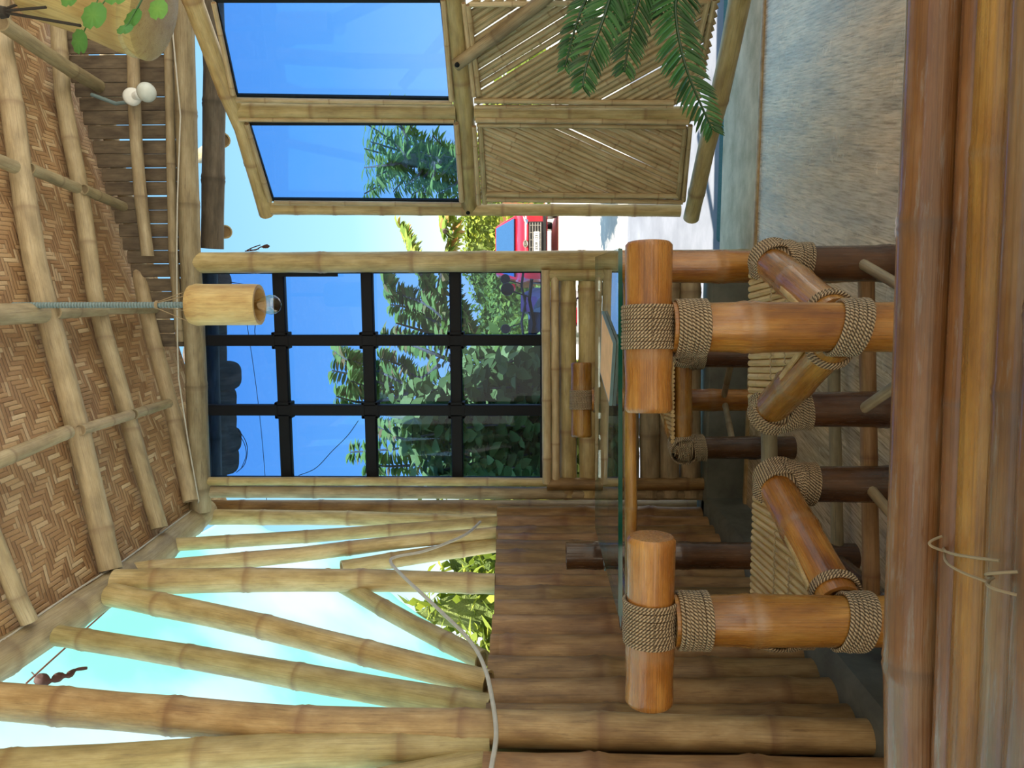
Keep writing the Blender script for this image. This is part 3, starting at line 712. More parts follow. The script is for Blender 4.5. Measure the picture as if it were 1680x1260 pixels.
# ------------------------------------------------------------------ three legged lashed chairs
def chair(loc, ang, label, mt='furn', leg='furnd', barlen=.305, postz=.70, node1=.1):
    t = empty('bamboo_chair', loc, ang)
    tag(t, label, 'chair', 'three legged bamboo chairs round the glass table')
    bz = .735; pr = .046; Fy = .37; Fx = .165; rz = .385
    mb = MB(); bamboo(mb, [(0, 0, bz - .04), (0, 0, 0)], pr, pr * .98, node=.30, first=.14, bend=.001, segs=24); mb.build('back_post', M[mt], t)
    mb = MB(); bamboo(mb, [(-barlen / 2, 0, bz), (barlen / 2, 0, bz)], .043, .0425, node=.2, first=.10, bend=0, segs=32, bulge=.35, solid=True); mb.build('back_bar', M[mt], t)
    mb = MB(); coil(mb, (0, 0, bz), (1, 0, 0), .043, .077, .0034, segs=44); mb.build('lashing', M['rope'], t)
    mb = MB(); coil(mb, (0, 0, bz - .075), (0, 0, 1), .046, .058, .0036, segs=44); mb.build('lashing', M['rope'], t)
    mb = MB(); coil(mb, (0, 0, rz - .005), (0, 0, 1), .046, .052, .0038, tilt=.25, segs=44); mb.build('lashing', M['rope'], t)
    for s in (-1, 1):
        d = V3((s * Fx, Fy, 0)).normalized()
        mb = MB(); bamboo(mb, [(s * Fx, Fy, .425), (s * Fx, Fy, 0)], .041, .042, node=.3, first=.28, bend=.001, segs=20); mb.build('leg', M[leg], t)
        a = d * .045; b = V3((s * Fx, Fy, 0)) - d * .0
        mb = MB(); bamboo(mb, [(a.x, a.y, rz), (b.x, b.y, rz + .018)], .040, .040, node=.2, first=.2, bend=.001, segs=20); mb.build('seat_rail', M[mt], t)
        mb = MB(); coil(mb, (s * Fx, Fy, rz - .045), (0, 0, 1), .0425, .045, .0034, tilt=.12 * s, segs=36)
        coil(mb, V3((s * Fx, Fy, rz - .012)), V3((-d.x * .5, -d.y * .5, 1)), .047, .035, .0034, segs=36)
        lathe(mb, V3((s * Fx, Fy, rz - .02)), V3((0, 0, 1)), [(0, .0455), (.04, .0455), (.056, .040), (.064, .028), (.067, .01)], 20)
        coil(mb, V3((s * Fx, Fy, rz + .008)) + d * .005, d, .0465, .062, .0034, segs=36)
        coil(mb, V3((s * Fx, Fy, rz + .012)) - V3((s * .012, .0, 0)), V3((d.y, -d.x, 0)), .046, .03, .0034, segs=36)
        mb.build('lashing', M['rope'], t)
        mb = MB(); coil(mb, V3((d.x * .075, d.y * .075, rz)), d, .040, .02, .0034, segs=36); mb.build('lashing', M['rope'], t)
        mb = MB(); bamboo(mb, [(a.x * .8, a.y * .8, .16), (s * Fx, Fy - .02, .21)], .012, .012, node=.3, segs=10); mb.build('stretcher', M['grey'], t)
        # split strip along the rail
        mb = MB(); n = V3((-d.y, d.x, 0)) * (-s)
        box(mb, d * .23 + V3((0, 0, rz + .046)) + n * (-.0), .30, .012, .006, X=d, Y=V3((-d.y, d.x, 0)), bev=.001); mb.build('edge_strip', M['slat'], t)
    mb = MB(); bamboo(mb, [(-Fx + .02, Fy, rz + .012), (Fx - .02, Fy, rz + .012)], .034, .034, node=.25, segs=18); mb.build('front_rail', M[mt], t)
    mb = MB(); k = 0; x = -Fx + .012
    while x < Fx - .005:
        y0 = max(.06, abs(x) / Fx * Fy + .01)
        if Fy + .02 - y0 > .03:
            bamboo(mb, [(x, y0, rz + .036), (x, Fy + .03, rz + .052)], .0079, node=.3, bend=.001, segs=8, hollow=False)
        x += .0155
    mb.build('seat_slats', M['slat'], t)
    mb = MB()
    for yy in (.16, .24):
        xs = yy / Fy * Fx * .9; P = [V3((-xs + 2 * xs * i / 30, yy + .002 * (i % 2), rz + .0485 + (yy - .06) * .04 + .002 * (i % 2))) for i in range(31)]
        tube(mb, P, .0016, 5)
    mb.build('weaving_cord', M['string'], t)
    return t
def cam_ang(deg): return YAW + math.radians(deg)
c1 = chair(cp(538, 1.39, 0), YAW + math.radians(-1), 'bamboo chair with its bright amber back post nearest the doorway, T back bar fully lit')
c2 = chair(cp(1016, 1.37, 0), YAW - math.radians(5), 'bamboo chair beside the left bamboo wall, its back bar turned to show a sawn end')
c3 = chair(cp(656, 3.16, 0), YAW + PI + math.radians(0), 'small looking bamboo chair on the far side of the glass table facing the viewer')
# the fourth post of a chair partly behind the table
c4 = empty('bamboo_post', cp(911, 2.45, 0)); tag(c4, 'short upright bamboo post standing behind the left back corner of the glass table', 'post')
mb = MB(); bamboo(mb, [(0, 0, 0), (0, 0, .832)], .042, .043, node=.28, first=.18, segs=20); mb.build('culm', M['furnd'], c4)

# ------------------------------------------------------------------ table with glass top
tz = .742
gl = [cp(1009, 1.80, 0), cp(408, 1.80, 0), cp(422, 2.43, 0), cp(866, 2.43, 0)]
tbl = empty('glass_table', (gl[0] + gl[2]) / 2); tag(tbl, 'round bamboo legged table with clear rectangular glass top and green edge', 'table')
tbl['label'] = 'rectangular table with clear green edged glass top on varnished bamboo legs'
mb = MB(); th_ = .010
top = [V3((p.x, p.y, tz)) for p in gl]; bot = [V3((p.x, p.y, tz - th_)) for p in gl]
mb.add(top + bot, [(0, 1, 2, 3), (7, 6, 5, 4)]); mb.cur = 1
mb.add(top + bot, [(i, 4 + i, 4 + (i + 1) % 4, (i + 1) % 4) for i in range(4)])
keep(mb.build('glass_top', [M['tglass'], M['gedge']], tbl, smooth=False))
legs = [cp(1003, 1.86, 0), cp(436, 1.90, 0), cp(522, 2.30, 0), cp(912, 2.26, 0)]
for i, p in enumerate(legs):
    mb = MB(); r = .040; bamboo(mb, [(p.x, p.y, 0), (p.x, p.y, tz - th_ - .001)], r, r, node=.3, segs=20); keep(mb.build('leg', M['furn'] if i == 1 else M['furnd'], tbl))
    mb = MB(); lathe(mb, V3((p.x, p.y, tz - th_ - .006)), V3((0, 0, 1)), [(0, r + .002), (.004, r + .002)]); keep(mb.build('pad', M['conduit'], tbl))
def trail(a, b, z, r, mt):
    mb = MB(); bamboo(mb, [(a.x, a.y, z), (b.x, b.y, z)], r, r, node=.32, segs=14); keep(mb.build('rail', M[mt], tbl))
trail(legs[0], legs[1], tz - .036, .0155, 'furn'); trail(legs[2], legs[3], tz - .036, .0155, 'furnd')
trail(legs[2], legs[3], .055, .018, 'grey'); trail(legs[2], legs[3], .245, .024, 'grey'); trail(legs[0], legs[1], .13, .02, 'wallb'); trail(legs[0], legs[3], .055, .018, 'furnd')
trail(legs[0], legs[3], tz - .05, .0155, 'furnd'); trail(legs[1], legs[2], tz - .05, .0155, 'furnd')
# board on the glass
bq = [onZ(992, 510, tz), onZ(1012, 562, tz), onZ(1005, 666, tz), onZ(989, 612, tz)]
mb = MB(); vs = [p + V3((0, 0, .001)) for p in bq] + [p + V3((0, 0, .008)) for p in bq]
mb.add(vs, [(3, 2, 1, 0)] + [(i, (i + 1) % 4, 4 + (i + 1) % 4, 4 + i) for i in range(4)]); 
cc = sum(bq, V3()) / 4
inn = [p.lerp(cc, .06) + V3((0, 0, .008)) for p in bq]
mb.add([*vs[4:], *inn], [(i, (i + 1) % 4, 4 + (i + 1) % 4, 4 + i) for i in range(4)]); mb.cur = 1; mb.add(inn, [(0, 1, 2, 3)])
o = mb.build('menu_board', [M['conduit'], plain('menu wood', (.88, .55, .30), .8, 0, .1)], smooth=False); tag(o, 'flat wood faced menu board with grey rim lying on the glass table top', 'board')

# ------------------------------------------------------------------ foreground bench top
bn = empty('bamboo_bench', (0, .5, 0)); tag(bn, 'polished bamboo counter bench across the very front, its big front edge pole and slats', 'bench')
def zpole(name, pts, z, r, mt='bench', node=.5, arc=None, first=None, flat=None, r1=None):
    P = [onZ(a, b, z) for a, b in pts]
    d = (P[0] - P[1]).normalized(); e2 = (P[-1] - P[-2]).normalized()
    P[0] = P[0] + d * .12; P[-1] = P[-1] + e2 * .12
    mb = MB(); bamboo(mb, P, r, r1, node=node, bend=.001, segs=28, arc=arc, first=first); return keep(mb.build(name, M[mt], bn))
zpole('edge_pole', [(1541, 0), (1528, 250), (1514, 600), (1496, 1000), (1497, 1260)], .600, .0265, r1=.0245, node=.34, first=.31)
UPARC = (-.15, PI + .15)
for pts, z, r, mt in (([(1606, 0), (1577, 600), (1553, 1260)], .585, .013, 'bench'), ([(1652, 0), (1622, 600), (1596, 1260)], .575, .0205, 'furn'),
                  ([(1706, 0), (1675, 600), (1645, 1260)], .575, .0185, 'bench'), ([(1760, 0), (1725, 600), (1690, 1260)], .575, .019, 'bench'), ([(1830, 0), (1790, 600), (1745, 1260)], .575, .021, 'furn'),
                  ([(1910, 0), (1870, 600), (1820, 1260)], .575, .02, 'bench')):
    zpole('slat', pts, z, r, mt, .55)
mb = MB()
def cordloop(a, b, z, lift=.012):
    A, B = onZ(*a, z), onZ(*b, z)
    P = [A.lerp(B, i / 12) + V3((0, 0, lift * math.sin(PI * i / 12))) for i in range(13)]
    tube(mb, P, .0012, 6)
cordloop((1548, 900), (1640, 920), .597); cordloop((1550, 905), (1624, 956), .597); cordloop((1626, 945), (1670, 938), .597); cordloop((1630, 948), (1668, 976), .597); cordloop((1545, 880), (1552, 905), .6)
keep(mb.build('binding_cord', M['string'], bn))
for py, D in ((-330, .62), (1620, .66), (-900, .25), (2300, .25)):
    p = cp(py, D, 0); mb = MB(); bamboo(mb, [(p.x, p.y, 0), (p.x, p.y, .57)], .028, segs=16); keep(mb.build('leg', M['furnd'], bn))
for py in (-40, 1300):
    pass
a, b = cp(-330, .62, .545), cp(1620, .66, .545); mb = MB(); bamboo(mb, [a, b], .02); keep(mb.build('cross_rail', M['furnd'], bn))

# ------------------------------------------------------------------ pendant lamp
LD = 2.62
def lp(px, py): return at(px, py, LD)
pt = lp(372, 500)
pl = empty('pendant_lamp', (pt.x, pt.y, pt.z)); tag(pl, 'pendant lamp of a wide bamboo culm with an exposed filament bulb, hung on grey conduit', 'lamp')
ztp, zbt = lp(314, 500).z, lp(426, 500).z
r = 34 * LD / F
mb = MB(); K = 28
prof = [(zbt, r * .80), (zbt, r * .98), (zbt + .02, r), (ztp - .05, r * 1.0), (ztp - .02, r * 1.03), (ztp, r * .94), (ztp + .004, r * .5), (ztp + .004, .002)]
vs = []; fs = []; bc = []; nd = []
prof2 = [(ztp - .02, .002), (ztp - .02, r * .8)] + prof
for z, rr in prof2:
    for j in range(K):
        a = 2 * PI * j / K; vs.append((pt.x + rr * math.cos(a), pt.y + rr * math.sin(a), z)); bc.append((rr * math.cos(a), rr * math.sin(a), z)); nd.append(0)
for i in range(len(prof2) - 1):
    for j in range(K): a, b = i * K + j, i * K + (j + 1) % K; fs.append((a, a + K, b + K, b))
nd = [1.0 if i // K < 3 else 0.0 for i in range(len(vs))]
nd = [.8 if i // K < 3 else (.35 if (i // K) in (6, 7) else 0.0) for i in range(len(vs))]
mb.add(vs, fs, bc, nd); keep(mb.build('lamp_shade', M['lamp'], pl))
mb = MB(); zc = lp(446, 503).z; lathe(mb, V3((pt.x, pt.y, zc - .02)), V3((0, 0, 1)), [(-.012, .006), (-.004, .022), (.008, .031), (.025, .034), (.045, .03), (.07, .017), (.10, .013)], 24)
bl = keep(mb.build('bulb', M['bulb'], pl))
mb = MB()
for k in range(6):
    a = k * PI / 3; tube(mb, [V3((pt.x + .012 * math.cos(a + i), pt.y + .012 * math.sin(a + i), zc - .01 + .05 * i / 4)) for i in range(5)], .0011, 5)
o = mb.build('filament', M['brass'], bl); keep2 = o; o.matrix_parent_inverse = (bl.matrix_parent_inverse @ Matrix()).copy(); 
tpz = onR(60, 487, .05)
mb = MB(); P = [V3((pt.x, pt.y, ztp))]
topp = V3((pt.x, pt.y, ZE + .04 + (pt.x - XL) * RS - .03))
nseg = 120; Pc = [P[0].lerp(topp, i / nseg) for i in range(nseg + 1)]
tube(mb, Pc, [.0115 if i % 2 else .0092 for i in range(nseg + 1)], 10); keep(mb.build('conduit', M['conduit'], pl))
mb = MB(); kn = lp(258, 500); kn.x, kn.y = pt.x, pt.y
for k in range(4):
    a = k * PI / 2 + .5; tube(mb, [kn + V3((.012 * math.cos(a), .012 * math.sin(a), 0)), V3((pt.x + r * .97 * math.cos(a), pt.y + r * .97 * math.sin(a), ztp - .012))], .0016, 5)
coil(mb, kn, (0, 0, 1), .012, .012, .0018, segs=16)
keep(mb.build('twine', M['string'], pl))
# pale twine run up from the knot to the batten
# ------------------------------------------------------------------ bare bulb on a white holder
hb = at(222, 158, 3.22)
lo = empty('light_bulb', hb); tag(lo, 'round white bulb in a white ceramic holder at the end of a slanted batten', 'light bulb')
ax = (at(258, 145, 3.14) - hb).normalized()
mb = MB(); lathe(mb, V3((0, 0, 0)) - ax * .02, (ax * .3 + V3((0, -1, -.2))).normalized(), [(0, .036), (.012, .038), (.02, .034), (.024, .026)], 20); mb.build('holder', M['white'], lo)
mb = MB(); lathe(mb, V3((0, 0, 0)), ax, [(0, .018), (.012, .019), (.026, .016), (.03, .02), (.034, .016)], 18); mb.build('socket', M['white'], lo)
mb = MB(); lathe(mb, ax * .034, ax, [(0, .013), (.012, .017), (.022, .03), (.034, .0385), (.048, .041), (.062, .037), (.074, .026), (.08, .012), (.082, .002)], 24); mb.build('bulb', M['glassbulb'], lo)
mb = MB(); tube(mb, [at(206, 168, 3.3) - hb, at(190, 170, 3.3) - hb, at(150, 155, 3.3) - hb], .008, 8); mb.build('cable_tail', M['conduit'], lo)

# ------------------------------------------------------------------ hanging planter
HP = 1.55
pc = at(190, 0, HP)
hp = empty('hanging_planter', pc); tag(hp, 'hanging planter cut from fat pale bamboo with round green leaves, top corner', 'planter')
b0, b1 = at(258, 22, HP + .02), at(60, -50, HP - .0)
mb = MB(); bamboo(mb, [b0 - pc, b1 - pc], .098, .095, node=.4, first=.05, bend=0, segs=40, solid=True, bulge=.5); mb.build('bamboo_pot', M['lamp'], hp)
mb = MB()
for (a, b), (c, d) in (((5, 20), (132, 42)), ((5, 18), (75, 12)), ((5, 16), (130, -30))):
    tube(mb, [at(a, b, HP - .02) - pc, at(c, d, HP - .07) - pc], .003, 6)
tube(mb, [at(5, 18, HP - .02) - pc, at(-60, 14, HP - .02) - pc, at(-140, 10, HP) - pc], .004, 6)
mb.build('hanging_cord', M['dtwine'], hp)
lathe_k = MB(); lathe(lathe_k, at(4, 20, HP - .02) - pc, UP, [(-.012, .002), (-.008, .011), (.004, .013), (.012, .004)], 10); lathe_k.build('knot', M['dtwine'], hp)
def roundleaf(px, py, rp, dd, tilt, nd):
    c = at(px, py, dd) - pc; R_ = rp * dd / F; mb = MB(); n = (-FW + UP * tilt[0] + RT * tilt[1]).normalized(); X, Y = frame(n)
    vs = [c]; K = 28
    for ring in (.5, 1):
        for j in range(K):
            a = 2 * PI * j / K; sc = 1 + .05 * math.sin(a * 9) * ring
            if j == 0: sc *= .72
            vs.append(c + X * math.cos(a) * R_ * ring * sc + Y * math.sin(a) * R_ * ring * sc + n * (-.15 * R_ * ring ** 2 + .03 * R_ * math.sin(9 * a) * ring))
    fs = [(0, 1 + j, 1 + (j + 1) % K) for j in range(K)] + [(1 + j, 1 + K + j, 1 + K + (j + 1) % K, 1 + (j + 1) % K) for j in range(K)]
    mb.add(vs, fs, None, [nd + .25] + [nd + .1] * K + [nd] * K)
    lf = mb.build('leaf', M['pennyw'], hp)
    mb = MB(); e_ = at(min(px + 40, 240), -25, HP - .05) - pc
    tube(mb, [c + n * -.002, c.lerp(e_, .5) - UP * .02 - FW * .02, e_], .0013, 5); mb.build('leaf_stem', M['pennyw'], lf)
for a in ((152, 24, 24, HP - .14, (.2, .1), .45), (128, 68, 20, HP - .14, (.5, -.2), .15), (216, 28, 19, HP - .13, (.4, .3), .25), (204, 46, 14, HP - .15, (.1, .6), .2), (258, 14, 18, HP - .14, (.2, .0), .7), (112, -4, 16, HP - .13, (.2, .2), .4), (190, -12, 22, HP - .14, (.1, .3), .5)):
    roundleaf(*a)

# ------------------------------------------------------------------ palm fronds from the right
PD = 1.95
pb = cp(-260, PD + .1, 0)
pp = empty('potted_palm', pb); tag(pp, 'potted palm at the right whose dark green feathery fronds reach in front of the door', 'plant')
mb = MB(); lathe(mb, V3((0, 0, 0)), V3((0, 0, 1)), [(0, .11), (.02, .13), (.25, .17), (.28, .18), (.30, .18), (.30, .155), (.27, .15)], 28); mb.build('pot', M['dconcrete'], pp)
mb = MB(); bamboo(mb, [(0, 0, .26), (0, 0, .75)], .02, node=.06, bend=.01, hollow=False); mb.build('stem', M['trunk'], pp)
def frond(pts, D0, D1, Ll, wl, base=True, dens=.0128):
    P = [at(a, b, D0 + (D1 - D0) * i / (len(pts) - 1)) - pb for i, (a, b) in enumerate(pts)]
    P = [V3((0, 0, .74)), (V3((0, 0, .74)) + P[0]) / 2 + V3((0, 0, .10))] + P
    # resample smooth
    def cat(t):
        n = len(P) - 1; x = min(t * n, n - 1e-5); i = int(x); f = x - i
        p0, p1, p2, p3 = P[max(i - 1, 0)], P[i], P[i + 1], P[min(i + 2, n)]
        return .5 * ((2 * p1) + (p2 - p0) * f + (2 * p0 - 5 * p1 + 4 * p2 - p3) * f * f + (3 * p1 - p0 - 3 * p2 + p3) * f ** 3)
    Q = [cat(i / 60) for i in range(61)]
    L = [0]
    for a, b in zip(Q, Q[1:]): L.append(L[-1] + (b - a).length)
    mb = MB(); tube(mb, Q, [.0058 * (1 - .55 * i / 60) for i in range(61)], 7); fr = mb.build('frond', M['palm'], pp)
    mb = MB(); s = L[-1] * .32
    while s < L[-1]:
        i = min(k for k in range(61) if L[k] >= s); t = s / L[-1]
        d = (Q[min(i + 1, 60)] - Q[i - 1]).normalized(); p = Q[i]
        side0 = d.cross(FW).normalized()
        prof = math.sin(PI * min(1, (t - .25) / .80)) ** .55 if t > .26 else .2
        ln = Ll * max(.28, prof)
        for sg in (-1, 1):
            dd = (side0 * sg * 1.0 + d * (.55 + .5 * t) + FW * random.uniform(-.25, .1) - V3((0, 0, .05))).normalized()
            leaf(mb, p, dd, (-FW + side0 * sg * .35).normalized(), ln * random.uniform(.9, 1.08), wl, curl=.18, segs=5, fold=.5)
        s += dens
    mb.build('leaflets', M['palm'], fr)
frond([(1103, -60), (1108, 20), (1116, 75), (1132, 130), (1168, 212)], PD + .05, PD - .08, .085, .0100)
frond([(1062, -60), (1048, 0), (1036, 45), (1024, 118)], PD + .1, PD + .05, .080, .0100)
frond([(1020, -70), (1000, 0), (985, 45), (964, 100), (956, 142)], PD, PD - .1, .080, .0100)
frond([(990, -80), (965, -10), (944, 45), (927, 110)], PD + .15, PD + .1, .06, .011)
frond([(1050, -120), (1075, -60), (1090, -20), (1085, 25)], PD + .12, PD + .12, .085, .0100)
frond([(1010, -120), (1015, -60), (1020, -20), (1012, 30)], PD + .2, PD + .2, .085, .0100)

# ------------------------------------------------------------------ cables
mb = MB(); P = [onY(a, b, YB - .09) for a, b in ((283, -60), (284, 60), (296, 190), (291, 330), (290, 420), (291, 560), (293, 620), (308, 720), (326, 822))]
tube(mb, P, .0032, 7)
P2 = [onX(a, b, XL + .06) for a, b in ((322, 832), (250, 885), (200, 922), (130, 965), (70, 1005), (20, 1040), (-60, 1090))]
tube(mb, [P[-1]] + P2, .0036, 7)
o = mb.build('ceiling_cable', M['cable']); tag(o, 'thin white cable clipped along the wall beams below the woven ceiling', 'cable')
mb = MB(); ctl = [(788, 856), (762, 878), (700, 903), (652, 913), (641, 922), (662, 946), (720, 1000), (770, 1050), (795, 1095), (808, 1150), (814, 1205), (806, 1262), (800, 1310)]
P = [onX(a, b, XL + .125) for a, b in ctl]
def smooth(P, n=8):
    Q = []
    for i in range(len(P) - 1):
        p0, p1, p2, p3 = P[max(i - 1, 0)], P[i], P[i + 1], P[min(i + 2, len(P) - 1)]
        for k in range(n):
            f = k / n; Q.append(.5 * ((2 * p1) + (p2 - p0) * f + (2 * p0 - 5 * p1 + 4 * p2 - p3) * f * f + (3 * p1 - p0 - 3 * p2 + p3) * f ** 3))
    return Q + [P[-1]]
tube(mb, smooth(P), .0055, 8); o = mb.build('white_wire', M['cable']); tag(o, 'thick white wire bent across the slanted poles of the left wall', 'wire')
# curled wires outside window
for ctl, rr, lab in ((((372, 462), (410, 470), (425, 490), (418, 545), (430, 560), (440, 558)), .002, 'black wire curling beside the pendant lamp outside the grilled window'),
                (((366, 690), (390, 705), (405, 730), (402, 760), (388, 775)), .002, 'outer of two black wire loops hanging from the roof tiles, upper left pane'),
                (((364, 693), (380, 702), (398, 722), (404, 745), (396, 768)), .0018, 'inner of two black wire loops hanging from the roof tiles, upper left pane'),
                (((588, 690), (570, 715), (545, 740), (518, 768), (490, 780)), .002, 'black wire slanting across the middle left pane above the tree')):
    mb = MB(); tube(mb, smooth([onY(a, b, YB + .55) for a, b in ctl]), rr, 5); o = mb.build('loose_wire', M['black']); tag(o, lab, 'wire')
# overhead power lines
for a, b, D, nm in (((395, 470), (440, 860), 9, 'lower'), ((336, 500), (352, 800), 9, 'upper')):
    mb = MB(); A, B = at(*a, D), at(*b, D + 1); tube(mb, [A.lerp(B, i / 10) - V3((0, 0, .05 * math.sin(PI * i / 10))) for i in range(11)], .004, 5)
    o = mb.build('power_line', M['black']); tag(o, f'thin {nm} overhead line crossing the blue sky in the window', 'power line')
# dried leaf hanging from a string
mb = MB(); A, B = onX(182, 995, XL - .1), onX(42, 1122, XL - .1); tube(mb, [A.lerp(B, i / 14) + V3((0, .004 * math.sin(i), 0)) for i in range(15)], .003, 5)
o = mb.build('twine_line', plain('red brown twine', (.22, .07, .045), .9)); tag(o, 'red brown twine stretched behind the slanted poles below the left beam', 'twine')
mb = MB(); ctl = [onX(a, b, XL - .1) for a, b in ((62, 1113), (80, 1118), (98, 1110), (112, 1108), (124, 1099), (143, 1096))]
Q = smooth(ctl, 4); wds = [.004 + .018 * abs(math.sin(i * .55 + .5)) * (1 - i / len(Q)) for i in range(len(Q))]
tube(mb, Q, wds, 8); tube(mb, [Q[0], onX(52, 1103, XL - .1)], .002, 5); o = mb.build('dry_leaf', M['dryleaf']); tag(o, 'curled dark brown dry leaf hanging before the turquoise sheet', 'leaf')
# twig on the doorway post
mb = MB()
for ctl in (((405, 411), (415, 406), (427, 402)), ((402, 412), (412, 411), (425, 408)), ((410, 410), (420, 410), (428, 405), (433, 407))):
    tube(mb, smooth([onY(a, b, YB - .05) for a, b in ctl], 4), .0025, 6)
lathe(mb, onY(430, 405, YB - .05), V3((.1, 0, -1)), [(0, .003), (.01, .008), (.025, .009), (.034, .002)], 10)
o = mb.build('dry_twig', M['dryleaf']); tag(o, 'dry brown twig clinging to the doorway post in front of the sky', 'twig')

# ------------------------------------------------------------------ eaves outside
ev = empty('eave_log', (0, YB + .16, 0)); tag(ev, 'thick dark bamboo log hung under the eave over the doorway', 'log')
keep(ypole('culm', ev, [(345, -140), (352, 120), (348, 408)], 36, YB + .16, 'dark', .36))
for k, (a, b, wd) in enumerate(((372, 232, 24), (376, 380, 22))):
    p = onY(a - 6, b, YB + .235); r = wd / 2 * 3.7 / F; mb = MB(); bamboo(mb, [p + V3((0, -.02, -.01)), p + V3((0, .45, .30))], r, node=.4)
    o = mb.build('eave_pole', M['pale']); tag(o, ('sawn bamboo pole end poking out under the eave beside the door leaf', 'sawn bamboo pole end under the eave next to the doorway post')[k], 'pole', 'pole ends under the eave')
px = 452; k = 0
tl = [(466, 24), (505, 26), (540, 23), (580, 27), (618, 25), (652, 24), (690, 25), (722, 24), (756, 26), (790, 24)]
names = ['first', 'second', 'third']
place = ['right beside the doorway post', 'behind the pendant lamp', 'just left of the pendant lamp', 'left of the first upright grille bar', 'above the middle of the window', 'right of the second upright grille bar', 'behind the second upright grille bar', 'left of the second upright grille bar', 'one before the left window post', 'at the left window post']
for (py, hw), pc_ in zip(tl, place):
    drop = random.choice([372, 388, 392, 396, 380])
    A = onY(326, py, YB + .36); B = onY(drop, py + random.uniform(-4, 4), YB + .56); r = hw * 3.85 / F
    mb = MB(); A = A + V3((0, 0, .02)); ts_ = (0, .3, .55, .75, .85, .93, .98, 1.0); rs_ = (1, 1, 1.02, 1.0, .93, .78, .55, .3)
    sweep(mb, [A.lerp(B, q) for q in ts_], [r * q for q in rs_], 18, random.random() * 9, None, True, (-.1, PI + .1))
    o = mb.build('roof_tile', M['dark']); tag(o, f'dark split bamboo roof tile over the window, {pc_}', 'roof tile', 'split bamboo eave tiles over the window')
mb = MB(); A, B = onY(345, 440, YB + .2), onY(352, 800, YB + .2); bamboo(mb, [A, B], .035, node=.5); o = mb.build('eave_batten', M['dark']); tag(o, 'dark bamboo batten carrying the roof tiles above the window', 'batten')

# ------------------------------------------------------------------ vegetation outside
def branchleaves(mb, pts, D, Ll, Wl, step, droop=.2, up=.35, dj=.15):
    P = smooth([at(a, b, D + random.uniform(-dj, dj)) for a, b in pts], 8)
    acc = 0; k = 0
    for a, b in zip(P, P[1:]):
        acc += (b - a).length
        d = (b - a).normalized()
        while acc > step:
            acc -= step; k += 1
            ang = (k % 2) * PI + random.uniform(-.55, .55); X, Y = frame(d); sd = (X * math.cos(ang) + Y * math.sin(ang))
            dd = (sd + d * .5 - V3((0, 0, droop))).normalized()
            leaf(mb, b, dd, V3((random.uniform(-.3, .3), -.5, .8)), Ll * random.uniform(.75, 1.15), Wl * random.uniform(.8, 1.1), .25, 3, .2)
    return P
def tree(name, label, trunk, branches, D, Ll, Wl, step, lm, rt=.05, rb=.012, **k):
    t = empty(name, trunk[0]); tag(t, label, 'tree')
    T0 = trunk[0]
    mb = MB(); tube(mb, [p - T0 for p in trunk], [rt * (1 - .4 * i / len(trunk)) for i in range(len(trunk))], 10)
    lv = MB()
    for br in branches:
        P = branchleaves(lv, br, D, Ll, Wl, step, **k)
        tube(mb, [p - T0 for p in P], [rb * (1 - .7 * i / len(P)) for i in range(len(P))], 6)
    lv.v = [tuple(V3(v) - T0) for v in lv.v]
    mb.build('trunk', M['trunk'], t); lv.build('foliage', M[lm], t); return t
D1 = 6.0
b0 = at(900, 700, D1); g0 = V3((b0.x, b0.y, gz(b0.y)))
br = [[(900, 700), (800, 690), (740, 660), (660, 640), (600, 620), (545, 608)], [(700, 650), (650, 622), (600, 600), (570, 590), (548, 575)],
      [(800, 690), (760, 600), (740, 540), (700, 500), (650, 480), (630, 466)], [(740, 540), (700, 520), (670, 505), (640, 500)], [(740, 540), (710, 480), (690, 450), (670, 400), (656, 372)],
      [(760, 600), (700, 575), (660, 560), (628, 548)], [(800, 690), (740, 720), (660, 735), (575, 742)], [(740, 720), (690, 715), (650, 710), (620, 700)], [(720, 500), (725, 450), (735, 420), (748, 375)],
      [(860, 700), (800, 640), (760, 600)], [(780, 560), (750, 500), (745, 455)], [(690, 450), (680, 420), (664, 385)], [(680, 640), (640, 655), (590, 660), (552, 650)], [(760, 740), (700, 760), (640, 765), (600, 760)],
      [(735, 560), (700, 545), (650, 530)], [(640, 630), (620, 640), (575, 625)], [(720, 600), (690, 620), (660, 600), (625, 590)], [(730, 380), (725, 360), (735, 345)], [(640, 480), (625, 440)]]
tree('fruit_tree', 'leafy tree with reddish new leaves just outside the grilled window', [g0, at(900, 700, D1), at(800, 690, D1)], br, D1, .105, .062, .0055, 'leafA', .07, .018, droop=.15, dj=.5)
# broad leaved climber low outside the window
D2 = 4.75
cb = at(900, 720, D2); cg = V3((cb.x, cb.y, gz(cb.y)))
t = empty('climbing_shrub', cg); tag(t, 'dense broad leaved climber filling the lower window panes', 'shrub')
mb = MB(); lv = MB()
for k in range(60):
    py = random.uniform(600, 800); top = random.uniform(640, 800) if py > 640 else random.uniform(760, 850)
    ctl = [(940, py + random.uniform(-30, 30)), ((940 + top) / 2, py + random.uniform(-25, 25)), (top, py + random.uniform(-20, 20))]
    D = D2 + random.uniform(-.5, .6)
    P = smooth([at(a, b, D) for a, b in ctl], 7); tube(mb, [p - cg for p in P], .006, 5)
    for p in P:
        for q in range(5):
            dd = V3((random.uniform(-1, 1), random.uniform(-1, .4), random.uniform(-.7, .3))).normalized()
            leaf(lv, p - cg + V3((random.uniform(-.06, .06), random.uniform(-.06, .06), random.uniform(-.06, .06))), dd, V3((0, -.6, .8)), random.uniform(.06, .12), random.uniform(.05, .095), .2, 4, .25)
P = [V3((0, 0, 0)), at(900, 735, D2) - cg]; tube(mb, P, .03, 8)
mb.build('stems', M['trunk'], t); lv.build('foliage', M['leafB'], t)
